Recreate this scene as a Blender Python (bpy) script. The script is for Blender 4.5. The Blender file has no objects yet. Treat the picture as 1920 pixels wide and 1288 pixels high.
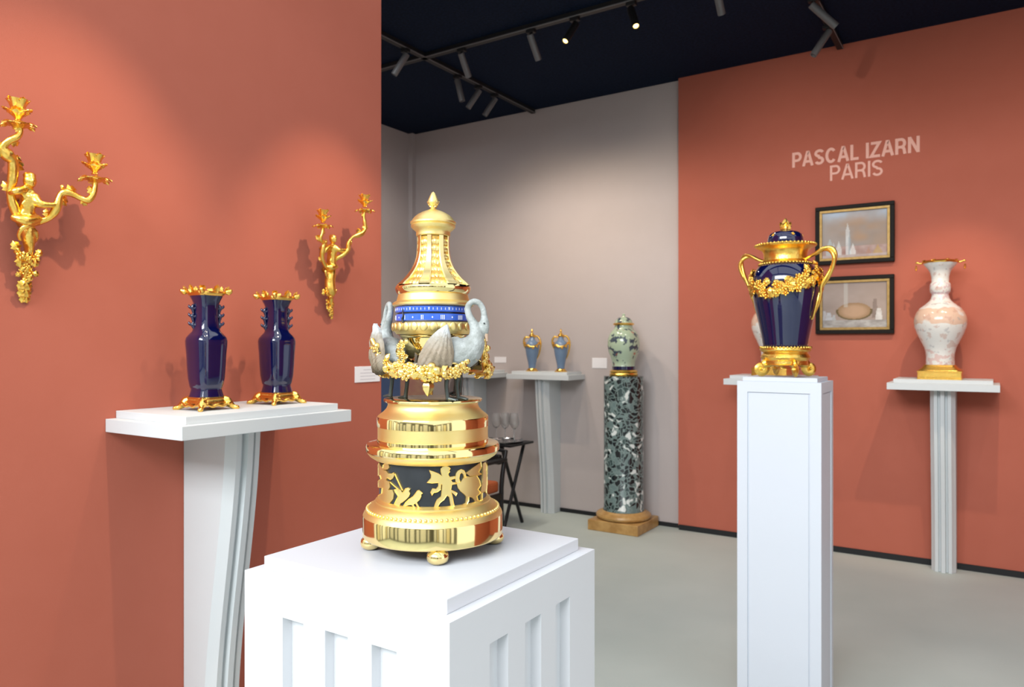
import bpy, bmesh, math, random
from mathutils import Vector, Matrix, Euler
random.seed(11)
PI = math.pi
scene = bpy.context.scene
COL = scene.collection

# ------------------------------------------------------------------ camera
EYE = 1.45
cam_d = bpy.data.cameras.new('camera')
cam = bpy.data.objects.new('camera', cam_d)
COL.objects.link(cam)
cam.location = (0, 0, EYE)
cam.rotation_euler = (PI/2, 0, math.radians(33.13))
cam_d.sensor_width = 36
cam_d.lens = 1385/1920*36
cam_d.shift_y = 3/1920
cam_d.clip_start = .05
cam_d.dof.use_dof = True
cam_d.dof.focus_distance = 1.42
cam_d.dof.aperture_fstop = 7.5
scene.camera = cam

# ------------------------------------------------------------------ world: the even light of the fair hall
world = bpy.data.worlds.new('hall_light')
scene.world = world
world.use_nodes = True
wb = world.node_tree.nodes['Background']
wb.inputs[0].default_value = (.90, .96, 1.0, 1)
wb.inputs[1].default_value = 1.06

def area(name, loc, target, sx, sy, watts, col):
    l = bpy.data.lights.new(name, 'AREA')
    l.shape = 'RECTANGLE'; l.size = sx; l.size_y = sy; l.energy = watts; l.color = col
    o = bpy.data.objects.new(name, l); COL.objects.link(o)
    o.location = loc
    o.rotation_euler = (Vector(target)-Vector(loc)).to_track_quat('-Z', 'Y').to_euler()
    return o
# the hall's ceiling lamps above the aisle in front of the stand
area('hall_lamp', (-1.0, -5.0, 5.3), (-1.3, 4.2, 1.7), 6.5, 2.4, 560, (.94, .975, 1.0))

vs = scene.view_settings
vs.view_transform = 'Standard'
vs.look = 'None'
vs.gamma = 1
vs.use_curve_mapping = False
vs.exposure = .40
scene.cycles.caustics_reflective = False
scene.cycles.caustics_refractive = False
scene.cycles.sample_clamp_indirect = 6

# ------------------------------------------------------------------ materials
MATS = {}
def mat(name, col, rough=.5, metal=0, noise=None, bump=None, spec=.5, coat=0, emit=None, trans=0, ior=1.45, alpha=1, sheen=0):
    """noise=(scale, amount, col2) mixes in a second colour; bump=(scale, strength)"""
    m = bpy.data.materials.new(name); m.use_nodes = True
    nt = m.node_tree; b = nt.nodes['Principled BSDF']
    b.inputs['Base Color'].default_value = (*col, 1)
    b.inputs['Roughness'].default_value = rough
    b.inputs['Metallic'].default_value = metal
    b.inputs['Specular IOR Level'].default_value = spec
    b.inputs['IOR'].default_value = ior
    b.inputs['Coat Weight'].default_value = coat
    b.inputs['Coat Roughness'].default_value = .05
    b.inputs['Transmission Weight'].default_value = trans
    b.inputs['Sheen Weight'].default_value = sheen
    if emit:
        b.inputs['Emission Color'].default_value = (*emit[0], 1)
        b.inputs['Emission Strength'].default_value = emit[1]
    if noise or bump:
        tc = nt.nodes.new('ShaderNodeTexCoord')
    if noise:
        n = nt.nodes.new('ShaderNodeTexNoise'); n.inputs['Scale'].default_value = noise[0]; n.inputs['Detail'].default_value = 5
        nt.links.new(tc.outputs['Object'], n.inputs['Vector'])
        r = nt.nodes.new('ShaderNodeMapRange'); r.inputs[1].default_value = .35; r.inputs[2].default_value = .65
        r.inputs[3].default_value = 0; r.inputs[4].default_value = noise[1]
        nt.links.new(n.outputs['Fac'], r.inputs[0])
        x = nt.nodes.new('ShaderNodeMix'); x.data_type = 'RGBA'
        x.inputs[6].default_value = (*col, 1); x.inputs[7].default_value = (*noise[2], 1)
        nt.links.new(r.outputs[0], x.inputs[0]); nt.links.new(x.outputs[2], b.inputs['Base Color'])
    if bump:
        n = nt.nodes.new('ShaderNodeTexNoise'); n.inputs['Scale'].default_value = bump[0]; n.inputs['Detail'].default_value = 3
        nt.links.new(tc.outputs['Object'], n.inputs['Vector'])
        p = nt.nodes.new('ShaderNodeBump'); p.inputs['Strength'].default_value = bump[1]; p.inputs['Distance'].default_value = .003
        nt.links.new(n.outputs['Fac'], p.inputs['Height']); nt.links.new(p.outputs[0], b.inputs['Normal'])
    MATS[name] = m
    return m

def ramp_setup(m):
    nt = m.node_tree
    return nt, nt.nodes['Principled BSDF']

mat('terracotta', (.44, .126, .083), .88, noise=(9, .25, (.47, .140, .095)), bump=(420, .12), spec=.2)
mat('grey_wall', (.50, .442, .43), .9, noise=(7, .3, (.53, .468, .455)), bump=(380, .1), spec=.2)
mat('skirting', (.008, .009, .011), .6)
mat('floor_paint', (.50, .55, .515), .62, noise=(1.1, .8, (.42, .475, .445)), bump=(160, .06), spec=.3)
mat('ceiling_cloth', (.0035, .0075, .019), .85, noise=(60, .8, (.007, .016, .042)), bump=(300, .3), spec=.12)
mat('white_paint', (.72, .73, .76), .42, noise=(5, .3, (.70, .71, .74)), spec=.4)
mat('cool_white_paint', (.63, .665, .725), .42, noise=(5, .3, (.61, .645, .71)), spec=.4)
mat('console_paint', (.62, .655, .67), .5, noise=(5, .3, (.60, .635, .65)), spec=.35)
mat('hall_warm', (.62, .55, .38), .7, noise=(3, .4, (.5, .42, .26)))
mat('hall_panel', (.8, .8, .78), .7, noise=(3, .4, (.7, .7, .68)))
mat('hall_dark', (.10, .10, .085), .6, noise=(3, .4, (.16, .15, .12)))
mat('gold_polished', (1.0, .80, .38), .09, 1, noise=(14, .3, (1.0, .76, .30)))
mat('gold_matte', (1.0, .79, .34), .42, 1, noise=(40, .4, (.98, .73, .26)), bump=(900, .12))
mat('gold_chased', (1.0, .77, .30), .28, 1, noise=(4, .6, (.92, .60, .14)))
mat('gold_satin', (1.0, .80, .38), .24, 1, noise=(40, .4, (1.0, .76, .30)))
mat('gold_recess_shade', (.80, .50, .14), .45, 1, noise=(60, .5, (.62, .34, .07)), bump=(300, .3))  # darker gold: shade between the cover ribs put into the colour
mat('gold_yellow', (1.0, .67, .16), .28, 1, noise=(50, .6, (.88, .48, .06)), bump=(150, .35))
mat('gold_leaf', (1.0, .67, .16), .27, 1, noise=(3, .7, (.86, .45, .05)))
mat('gold_warm', (.98, .62, .15), .24, 1, noise=(50, .5, (.86, .47, .07)), bump=(200, .3))
mat('patina_black', (.024, .026, .030), .3, noise=(20, .6, (.045, .048, .055)), spec=.5)
mat('leg_bronze', (.075, .085, .08), .38, .6, noise=(60, .5, (.12, .13, .12)))
mat('swan_white', (.47, .495, .485), .42, noise=(55, .8, (.27, .285, .265)), bump=(240, .5), spec=.4)
mat('beak_tan', (.60, .42, .30), .4)
mat('enamel_blue', (.045, .13, .60), .16, noise=(12, .3, (.06, .16, .66)), coat=.5)
mat('enamel_white', (.92, .93, .96), .3)
mat('cobalt', (.0018, .0032, .042), .07, noise=(6, .6, (.0022, .0045, .052)), coat=1, spec=.6)
mat('grey_blue_glaze', (.155, .235, .36), .22, noise=(20, .4, (.19, .27, .39)), coat=.3)
mat('ochre_marble', (.52, .31, .11), .35, noise=(16, .9, (.36, .19, .055)), bump=(60, .2))
mat('lamp_grey', (.15, .15, .155), .45, .2)
mat('lamp_black', (.012, .012, .013), .5)
mat('track_lit_edge', (.17, .165, .17), .5)
mat('lamp_lens', (1, .75, .3), .4, emit=((1.0, .62, .17), 5))
mat('frame_black', (.010, .007, .005), .5, spec=.15)
mat('frame_gilt', (.32, .2, .07), .4, .7, noise=(40, .6, (.2, .12, .03)))
mat('letter_pink', (.78, .43, .35), .7)
mat('paper', (.84, .82, .84), .7)
mat('paper_print', (.50, .48, .52), .8)
mat('chair_black', (.008, .008, .009), .35)
mat('seat_orange', (.50, .12, .035), .7, noise=(30, .5, (.42, .09, .03)))
mat('blue_cloth', (.10, .17, .34), .8, noise=(20, .5, (.08, .14, .28)))
mat('tan_cloth', (.42, .25, .16), .8, noise=(16, .8, (.36, .16, .14)))
mat('pink_cloth', (.30, .12, .12), .8, noise=(20, .8, (.24, .10, .10)))
mat('silver', (.75, .77, .8), .15, 1)
mat('glass', (1, 1, 1), .03, trans=.86, ior=1.45)
# the two feather tones of the swans' wings: warm down with darker quill tips low down
m = mat('swan_wing', (.56, .50, .43), .5, bump=(160, .5))
nt, b = ramp_setup(m)
tc = nt.nodes.new('ShaderNodeTexCoord'); sx = nt.nodes.new('ShaderNodeSeparateXYZ')
nt.links.new(tc.outputs['Object'], sx.inputs[0])
cr = nt.nodes.new('ShaderNodeValToRGB')
mr = nt.nodes.new('ShaderNodeMapRange'); mr.inputs[1].default_value = .045; mr.inputs[2].default_value = .15
nz = nt.nodes.new('ShaderNodeTexNoise'); nz.inputs['Scale'].default_value = 130
nt.links.new(tc.outputs['Object'], nz.inputs['Vector'])
mm = nt.nodes.new('ShaderNodeMath'); mm.operation = 'MULTIPLY_ADD'; mm.inputs[1].default_value = .022
nt.links.new(nz.outputs['Fac'], mm.inputs[0]); nt.links.new(sx.outputs['Z'], mm.inputs[2])
nt.links.new(mm.outputs[0], mr.inputs[0]); nt.links.new(mr.outputs[0], cr.inputs[0])
e = cr.color_ramp.elements
e[0].position = .12; e[0].color = (.06, .042, .02, 1)
e[1].position = .30; e[1].color = (.24, .19, .13, 1)
for p_, c_ in ((.60, (.33, .262, .19, 1)), (.82, (.36, .32, .265, 1)), (.95, (.50, .51, .51, 1))):
    q = e.new(p_); q.color = c_
nt.links.new(cr.outputs[0], b.inputs['Base Color'])

# breccia of the column: dark green pebbles in grey-green and white
m = mat('green_breccia', (.1, .15, .14), .16, coat=.4)
nt, b = ramp_setup(m)
tc = nt.nodes.new('ShaderNodeTexCoord')
v1 = nt.nodes.new('ShaderNodeTexVoronoi'); v1.feature = 'DISTANCE_TO_EDGE'; v1.inputs['Scale'].default_value = 33
v2 = nt.nodes.new('ShaderNodeTexVoronoi'); v2.inputs['Scale'].default_value = 33
nz = nt.nodes.new('ShaderNodeTexNoise'); nz.inputs['Scale'].default_value = 5; nz.inputs['Detail'].default_value = 4
wv = nt.nodes.new('ShaderNodeMix'); wv.data_type = 'VECTOR'; wv.inputs[0].default_value = .2
nt.links.new(tc.outputs['Object'], nz.inputs['Vector'])
nt.links.new(tc.outputs['Object'], wv.inputs[4]); nt.links.new(nz.outputs['Color'], wv.inputs[5])
for v in (v1, v2): nt.links.new(wv.outputs[1], v.inputs['Vector'])
c1 = nt.nodes.new('ShaderNodeValToRGB'); nt.links.new(v1.outputs['Distance'], c1.inputs[0])
c1.color_ramp.elements[0].position = .03; c1.color_ramp.elements[0].color = (1, 1, 1, 1)
c1.color_ramp.elements[1].position = .14; c1.color_ramp.elements[1].color = (0, 0, 0, 1)
c2 = nt.nodes.new('ShaderNodeValToRGB'); c2.color_ramp.interpolation = 'CONSTANT'
sp = nt.nodes.new('ShaderNodeSeparateColor'); nt.links.new(v2.outputs['Color'], sp.inputs[0]); nt.links.new(sp.outputs[0], c2.inputs[0])
e = c2.color_ramp.elements
e[0].position = 0; e[0].color = (.010, .016, .018, 1)
e[1].position = .56; e[1].color = (.035, .06, .06, 1)
for p_, c_ in ((.68, (.13, .19, .185, 1)), (.84, (.66, .70, .68, 1))):
    q = e.new(p_); q.color = c_
mx = nt.nodes.new('ShaderNodeMix'); mx.data_type = 'RGBA'
nt.links.new(c1.outputs[0], mx.inputs[0]); nt.links.new(c2.outputs[0], mx.inputs[6]); mx.inputs[7].default_value = (.17, .235, .225, 1)
nt.links.new(mx.outputs[2], b.inputs['Base Color'])

def painted(name, ground, spots, bands=(), rough=.15, scale=26, thr=.56):
    """glazed porcelain: ground colour, bands by height (z0, z1, colour, noise threshold), scattered painted sprays"""
    m = mat(name, ground, rough, coat=.5)
    nt, b = ramp_setup(m)
    tc = nt.nodes.new('ShaderNodeTexCoord'); s = nt.nodes.new('ShaderNodeSeparateXYZ'); nt.links.new(tc.outputs['Object'], s.inputs[0])
    rgb = nt.nodes.new('ShaderNodeRGB'); rgb.outputs[0].default_value = (*ground, 1)
    cur = rgb.outputs[0]
    def mixin(fac, col):
        nonlocal cur
        x = nt.nodes.new('ShaderNodeMix'); x.data_type = 'RGBA'
        nt.links.new(fac, x.inputs[0]); nt.links.new(cur, x.inputs[6]); x.inputs[7].default_value = (*col, 1)
        cur = x.outputs[2]
    for z0, z1, col, sc, th, amt in bands:
        a = nt.nodes.new('ShaderNodeMath'); a.operation = 'GREATER_THAN'; a.inputs[1].default_value = z0
        c = nt.nodes.new('ShaderNodeMath'); c.operation = 'LESS_THAN'; c.inputs[1].default_value = z1
        wob = nt.nodes.new('ShaderNodeTexNoise'); wob.inputs['Scale'].default_value = 14
        nt.links.new(tc.outputs['Object'], wob.inputs['Vector'])
        wm = nt.nodes.new('ShaderNodeMath'); wm.operation = 'MULTIPLY_ADD'; wm.inputs[1].default_value = .05
        nt.links.new(wob.outputs['Fac'], wm.inputs[0]); nt.links.new(s.outputs['Z'], wm.inputs[2])
        wo = nt.nodes.new('ShaderNodeMath'); wo.operation = 'SUBTRACT'; wo.inputs[1].default_value = .025; nt.links.new(wm.outputs[0], wo.inputs[0])
        nt.links.new(wo.outputs[0], a.inputs[0]); nt.links.new(wo.outputs[0], c.inputs[0])
        k = nt.nodes.new('ShaderNodeMath'); k.operation = 'MULTIPLY'; nt.links.new(a.outputs[0], k.inputs[0]); nt.links.new(c.outputs[0], k.inputs[1])
        n = nt.nodes.new('ShaderNodeTexNoise'); n.inputs['Scale'].default_value = sc; nt.links.new(tc.outputs['Object'], n.inputs['Vector'])
        g = nt.nodes.new('ShaderNodeMapRange'); g.inputs[1].default_value = th; g.inputs[2].default_value = th+.05; g.inputs[4].default_value = amt
        nt.links.new(n.outputs['Fac'], g.inputs[0])
        k2 = nt.nodes.new('ShaderNodeMath'); k2.operation = 'MULTIPLY'; nt.links.new(k.outputs[0], k2.inputs[0]); nt.links.new(g.outputs[0], k2.inputs[1])
        mixin(k2.outputs[0], col)
    for i, (col, th, amt) in enumerate(spots):
        n = nt.nodes.new('ShaderNodeTexNoise'); n.inputs['Scale'].default_value = scale*(1+.3*i); n.inputs['Detail'].default_value = 3
        mp = nt.nodes.new('ShaderNodeMapping'); mp.inputs['Location'].default_value = (3.1*i+1, 1.7*i, .9*i)
        nt.links.new(tc.outputs['Object'], mp.inputs[0]); nt.links.new(mp.outputs[0], n.inputs['Vector'])
        g = nt.nodes.new('ShaderNodeMapRange'); g.inputs[1].default_value = th; g.inputs[2].default_value = th+.04; g.inputs[4].default_value = amt
        nt.links.new(n.outputs['Fac'], g.inputs[0])
        mixin(g.outputs[0], col)
    nt.links.new(cur, b.inputs['Base Color'])
    return m
painted('celadon', (.40, .50, .36), [((.03, .045, .08), .555, .95), ((.40, .10, .07), .67, .8)], scale=21)
painted('rose_porcelain', (.76, .74, .70), [((.55, .32, .25), .58, .5), ((.36, .36, .38), .63, .45)],
        bands=((.345, .445, (.72, .42, .26), 9, .42, .7), (.09, .19, (.66, .42, .38), 30, .5, .7), (.50, .60, (.62, .40, .42), 40, .5, .7)), scale=22)

def vcol(name, rough=.6):
    m = mat(name, (.5, .5, .5), rough)
    nt, b = ramp_setup(m)
    a = nt.nodes.new('ShaderNodeAttribute'); a.attribute_name = 'paint'
    nt.links.new(a.outputs['Color'], b.inputs['Base Color'])
    return m
vcol('painting')

# ------------------------------------------------------------------ mesh helpers
def smoothstep(a, b, x):
    t = max(0, min(1, (x-a)/(b-a))); return t*t*(3-2*t)

def catmull(pts, n=6):
    """smooth path through points; extra components (radius) ride along"""
    P = [tuple(p) for p in pts]; out = []
    for i in range(len(P)-1):
        p0 = P[max(i-1, 0)]; p1 = P[i]; p2 = P[i+1]; p3 = P[min(i+2, len(P)-1)]
        for k in range(n):
            t = k/n
            out.append(tuple(.5*((2*b)+(-a+c)*t+(2*a-5*b+4*c-d)*t*t+(-a+3*b-3*c+d)*t**3) for a, b, c, d in zip(p0, p1, p2, p3)))
    out.append(P[-1]); return out

class MB:
    def __init__(s): s.v = []; s.f = []
    def add(s, vs, fs):
        o = len(s.v); s.v += [tuple(x) for x in vs]; s.f += [tuple(i+o for i in f) for f in fs]; return s
    def box(s, x0, x1, y0, y1, z0, z1):
        return s.add([(x0,y0,z0),(x1,y0,z0),(x1,y1,z0),(x0,y1,z0),(x0,y0,z1),(x1,y0,z1),(x1,y1,z1),(x0,y1,z1)],
                     [(0,3,2,1),(4,5,6,7),(0,1,5,4),(1,2,6,5),(2,3,7,6),(3,0,4,7)])
    def lathe(s, prof, seg=64, sec=None, c=(0, 0, 0), sq=(1, 1)):
        vs = []; fs = []; rows = []
        for r, z in prof:
            if r < 1e-5:
                rows.append([len(vs)]); vs.append((c[0], c[1], c[2]+z)); continue
            row = []
            for k in range(seg):
                th = 2*PI*k/seg; q = r*(sec(th) if sec else 1)
                row.append(len(vs)); vs.append((c[0]+q*math.cos(th)*sq[0], c[1]+q*math.sin(th)*sq[1], c[2]+z))
            rows.append(row)
        up = 1 if prof[-1][1] >= prof[0][1] else -1
        for a, b in zip(rows, rows[1:]):
            if len(a) == 1 and len(b) == 1: continue
            for k in range(seg):
                k2 = (k+1) % seg
                if len(a) == 1: q = (a[0], b[k2], b[k])
                elif len(b) == 1: q = (a[k], a[k2], b[0])
                else: q = (a[k], a[k2], b[k2], b[k])
                fs.append(q if up > 0 else q[::-1])
        return s.add(vs, fs)
    def tube(s, pts, seg=10, n=6, cap=True, flat=1):
        """pts: (x, y, z, radius)"""
        P = catmull(pts, n) if n > 1 else [tuple(p) for p in pts]
        C = [Vector(p[:3]) for p in P]; R = [max(p[3], 1e-4) for p in P]
        vs = []; fs = []
        T = []
        for i in range(len(C)):
            d = C[min(i+1, len(C)-1)]-C[max(i-1, 0)]
            T.append(d.normalized() if d.length > 1e-9 else Vector((0, 0, 1)))
        up = Vector((0, 0, 1)) if abs(T[0].z) < .9 else Vector((1, 0, 0))
        N = T[0].cross(up).normalized()
        for i in range(len(C)):
            if i:
                N = (N-T[i]*N.dot(T[i])).normalized()
            B = T[i].cross(N)
            for k in range(seg):
                a = 2*PI*k/seg
                vs.append(C[i]+(N*math.cos(a)+B*math.sin(a)*flat)*R[i])
        for i in range(len(C)-1):
            for k in range(seg):
                k2 = (k+1) % seg
                fs.append((i*seg+k, i*seg+k2, (i+1)*seg+k2, (i+1)*seg+k))
        if cap:
            a = len(vs); vs.append(C[0]-T[0]*R[0]*.5); b = len(vs); vs.append(C[-1]+T[-1]*R[-1]*.5)
            e = (len(C)-1)*seg
            for k in range(seg):
                k2 = (k+1) % seg
                fs.append((a, k2, k)); fs.append((b, e+k, e+k2))
        return s.add(vs, fs)
    def ell(s, c, r, rot=None, seg=12, rings=8):
        if not isinstance(r, (tuple, list)): r = (r, r, r)
        m = Euler(rot).to_matrix() if rot else Matrix.Identity(3)
        t = MB().lathe([(math.sin(PI*i/rings) if 0 < i < rings else 0, -math.cos(PI*i/rings)) for i in range(rings+1)], seg)
        return s.add([m @ Vector((x*r[0], y*r[1], z*r[2]))+Vector(c) for x, y, z in t.v], t.f)
    def prism(s, poly, h0, h1, fn):
        """poly (u, v) pulled from height h0 to h1; fn(u, v, h) gives the point"""
        n = len(poly)
        s.add([fn(u, v, h0) for u, v in poly]+[fn(u, v, h1) for u, v in poly],
              [tuple(range(n))[::-1], tuple(range(n, 2*n))]+[(i, (i+1) % n, n+(i+1) % n, n+i) for i in range(n)])
        return s
    def add_mesh(s, me, M):
        return s.add([M @ v.co for v in me.vertices], [tuple(p.vertices) for p in me.polygons])
    def xf(s, M):
        s.v = [tuple(M @ Vector(p)) for p in s.v]; return s
    def mesh(s, name, material, angle=38, smooth=True):
        me = bpy.data.meshes.new(name)
        me.from_pydata(s.v, [], s.f); me.update()
        bm = bmesh.new(); bm.from_mesh(me); bmesh.ops.recalc_face_normals(bm, faces=bm.faces); bm.to_mesh(me); bm.free()
        me.materials.append(MATS[material])
        finish(me, angle, smooth)
        return me
    def build(s, name, material, parent=None, angle=38, smooth=True, bevel=0):
        o = inst(name, s.mesh(name, material, angle, smooth), parent)
        if bevel:
            b = o.modifiers.new('edge', 'BEVEL'); b.width = bevel; b.segments = 2; b.limit_method = 'ANGLE'; b.angle_limit = math.radians(40)
        return o
    def fuse(s, name, material, parent=None, voxel=.004, smooth=4):
        """melt overlapping shapes into one modelled surface"""
        me = bpy.data.meshes.new('tmp'); me.from_pydata(s.v, [], s.f)
        bm = bmesh.new(); bm.from_mesh(me); bmesh.ops.recalc_face_normals(bm, faces=bm.faces); bm.to_mesh(me); bm.free()
        o = bpy.data.objects.new('tmp', me); COL.objects.link(o)
        r = o.modifiers.new('r', 'REMESH'); r.mode = 'VOXEL'; r.voxel_size = voxel
        if smooth:
            q = o.modifiers.new('s', 'SMOOTH'); q.factor = .5; q.iterations = smooth
        dg = bpy.context.evaluated_depsgraph_get()
        me2 = bpy.data.meshes.new_from_object(o.evaluated_get(dg))
        bpy.data.objects.remove(o); bpy.data.meshes.remove(me)
        me2.name = name; me2.materials.clear(); me2.materials.append(MATS[material])
        finish(me2, 60, True)
        return inst(name, me2, parent)

def finish(me, angle, smooth):
    me.polygons.foreach_set('use_smooth', [bool(smooth)]*len(me.polygons))
    if smooth: me.set_sharp_from_angle(angle=math.radians(angle))
    me.update()

def inst(name, me, parent=None, loc=None, rot=None, scale=None, M=None):
    o = bpy.data.objects.new(name, me); COL.objects.link(o); o.parent = parent
    if M is not None: o.matrix_local = M
    else:
        if loc is not None: o.location = loc
        if rot is not None: o.rotation_euler = rot
        if scale is not None: o.scale = scale if isinstance(scale, (tuple, list)) else (scale,)*3
    return o

def tag(o, label=None, cat=None, group=None, kind=None):
    if label: o['label'] = label
    if cat: o['category'] = cat
    if group: o['group'] = group
    if kind: o['kind'] = kind
    return o
def thing(name, label, cat, loc=(0, 0, 0), rotz=0, group=None):
    o = bpy.data.objects.new(name, None); COL.objects.link(o)
    o.empty_display_size = .05
    o.location = loc; o.rotation_euler = (0, 0, rotz)
    return tag(o, label, cat, group)
def struct(name, mb, material, label, cat, bevel=0):
    return tag(mb.build(name, material, bevel=bevel), label, cat, kind='structure')
def dup(root, loc, rotz, label, group=None):
    r = root.copy(); COL.objects.link(r); r.location = loc; r.rotation_euler = (0, 0, rotz)
    r['label'] = label
    if group: r['group'] = group
    for ch in list(root.children):
        c = ch.copy(); COL.objects.link(c); c.parent = r
        for g in list(ch.children):
            d = g.copy(); COL.objects.link(d); d.parent = c
    return r
def aim(direction, roll_axis='Z'):
    return Vector(direction).to_track_quat('Z', 'Y').to_matrix().to_4x4()

# shared small ornaments (cast flowers, leaves, berries): unit size about 1
def rosette_mesh(name, material, petals=6):
    m = MB()
    for k in range(petals):
        a = 2*PI*k/petals
        m.ell((.55*math.cos(a), .55*math.sin(a), .12), (.46, .34, .22), (0, -.5, a), 8, 5)
    m.ell((0, 0, .28), (.3, .3, .26), None, 8, 5)
    return m.mesh(name, material, 60)
def leaf_mesh(name, material, lobes=3):
    """a modelled leaf lying in xy with its tip at +x, a rib and lobed edge"""
    n = 9; vs = []; fs = []
    for i in range(n+1):
        t = i/n
        w = .42*math.sin(PI*min(1, t*1.02))**.8*(1+.28*math.sin(t*PI*2*lobes))+.02
        if i == n: w = .01
        for j in range(-2, 3):
            q = j/2
            z = .16*math.sin(PI*t)-.22*abs(q)*w+(.06 if j == 0 else 0)-.15*t*t
            vs.append((t*1.1-.1, q*w, z))
    for i in range(n):
        for j in range(4):
            a = i*5+j; fs.append((a, a+5, a+6, a+1))
    m = len(vs); vs += [(x, y, z-.09) for x, y, z in vs]
    fs2 = [tuple(m+i for i in f[::-1]) for f in fs]
    rim = []
    for i in range(n): rim.append((i*5, m+i*5, m+(i+1)*5, (i+1)*5)); rim.append((i*5+4, (i+1)*5+4, m+(i+1)*5+4, m+i*5+4))
    for j in range(4): rim.append((j, j+1, m+j+1, m+j)); rim.append((n*5+j, m+n*5+j, m+n*5+j+1, n*5+j+1))
    return MB().add(vs, fs+fs2+rim).mesh(name, material, 50)
ROSE_G = rosette_mesh('rosette', 'gold_chased'); LEAF_G = leaf_mesh('leaf', 'gold_chased')
ROSE_Y = rosette_mesh('rosette', 'gold_leaf', 5); LEAF_Y = leaf_mesh('leaf', 'gold_leaf')
LEAF_W = leaf_mesh('leaf', 'gold_warm')
BERRY_G = MB().ell((0, 0, 0), 1, None, 10, 7).mesh('berry', 'gold_chased', 60)
EGG_G = MB().ell((0, 0, 0), (1, .7, 1.25), None, 10, 8).mesh('egg', 'gold_matte', 60)
# ================================================================== the setting
WX = -2.40        # face of the terracotta side wall
WEND = 2.56       # where that wall stops
YB, YT = 5.636, 5.585   # grey back wall, terracotta back wall standing proud of it
XC = -4.875       # far grey side wall
H = 3.55
struct('floor', MB().box(-5.2, 4.6, -5.6, 5.9, -.06, 0), 'floor_paint', 'pale grey green floor of the stand', 'floor')
struct('ceiling', MB().box(-5.0, 4.2, 3.15, 5.75, H, H+.05), 'ceiling_cloth', 'black cloth ceiling over the stand', 'ceiling')
struct('wall_left', MB().box(WX-.16, WX, .45, WEND, 0, 3.75), 'terracotta', 'terracotta side wall carrying the gilt sconces', 'wall', bevel=.003)
struct('wall_back', MB().box(XC-.1, -2.0, YB, YB+.1, 0, H), 'grey_wall', 'warm grey back wall', 'wall')
struct('wall_back_terracotta', MB().box(-2.082, 4.2, YT, YB+.1, .03, H+.02), 'terracotta', 'terracotta back wall panel standing proud of the grey one', 'wall', bevel=.002)
struct('wall_far_left', MB().box(XC-.1, XC, 2.3, YB, 0, H), 'grey_wall', 'grey side wall of the recess in the far corner', 'wall')
struct('wall_recess_front', MB().box(XC-.1, WX-.1, 2.2, 2.3, 0, H), 'grey_wall', 'grey wall closing the recess behind the terracotta wall', 'wall')
struct('wall_right', MB().box(2.6, 2.75, 2.3, YB, 0, H), 'terracotta', 'terracotta side wall out of frame on the right', 'wall')
struct('trim_2', MB().box(WX-.16, 2.75, 2.30, 2.46, H, H+.18), 'skirting', 'black header beam spanning the front of the stand', 'beam')
struct('trim_1', MB().box(XC, XC+.05, YB-.05, YB, 0, H), 'grey_wall', 'slim pale corner batten between the two grey walls', 'trim')
struct('baseboard_back', MB().box(XC, -2.082, YB-.012, YB, 0, .032), 'skirting', 'thin black skirting along the grey wall', 'baseboard')
struct('baseboard_terracotta', MB().box(-2.075, 2.6, YT-.008, YT+.04, 0, .04), 'skirting', 'thin black skirting along the terracotta back wall', 'baseboard')
struct('baseboard_far_left', MB().box(XC, XC+.012, 2.3, YB-.05, 0, .032), 'skirting', 'thin black skirting in the far corner', 'baseboard')
# unseen stand across the aisle; white and dark panels added to stripe the gold's reflections
wf = struct('wall_front', MB().box(-5.2, 4.6, -5.7, -5.6, 0, 3.3), 'hall_dark', 'unseen dark partition across the aisle, added for reflections in the gold', 'wall')
x = -5.0
for k, w in enumerate((.9, .5, 1.3, .35, .8, .5, 1.2, .4, 1.0, .6)):
    if x+w > 4.5: break
    MB().box(x, x+w, -5.6, -5.54, .15, 2.9 if k % 2 == 0 else 2.4).build('panel', 'hall_panel', wf, bevel=.006); x += w+(.28 if k % 2 else .42)

for nm, xa, lb in (('wall_hall_right', 4.6, 'unseen partition out of frame on the right, added for reflections in the gold'), ('wall_hall_left', -5.3, 'unseen partition out of frame on the left, added for reflections in the gold')):
    wh = struct(nm, MB().box(xa, xa+.1, -5.6, -.2, 0, 3.0), 'hall_dark', lb, 'wall')  # side partitions added out of view to spread the striped reflections
    y = -5.3; xi = xa-.05 if xa > 0 else xa+.1
    for k, w in enumerate((.7, .35, .9, .3, .6, .45, .8)):
        if y+w > -.25: break
        MB().box(xi, xi+.05, y, y+w, .1, 2.8 if k % 2 else 2.5).build('panel', 'hall_warm' if k % 3 == 1 else 'hall_panel', wh, smooth=False); y += w+(.2 if k % 2 else .3)
struct('trim_3', MB().box(WX-.16, 2.75, .52, .66, H, H+.18), 'skirting', 'black cross beam above the aisle edge of the stand', 'beam')

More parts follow.
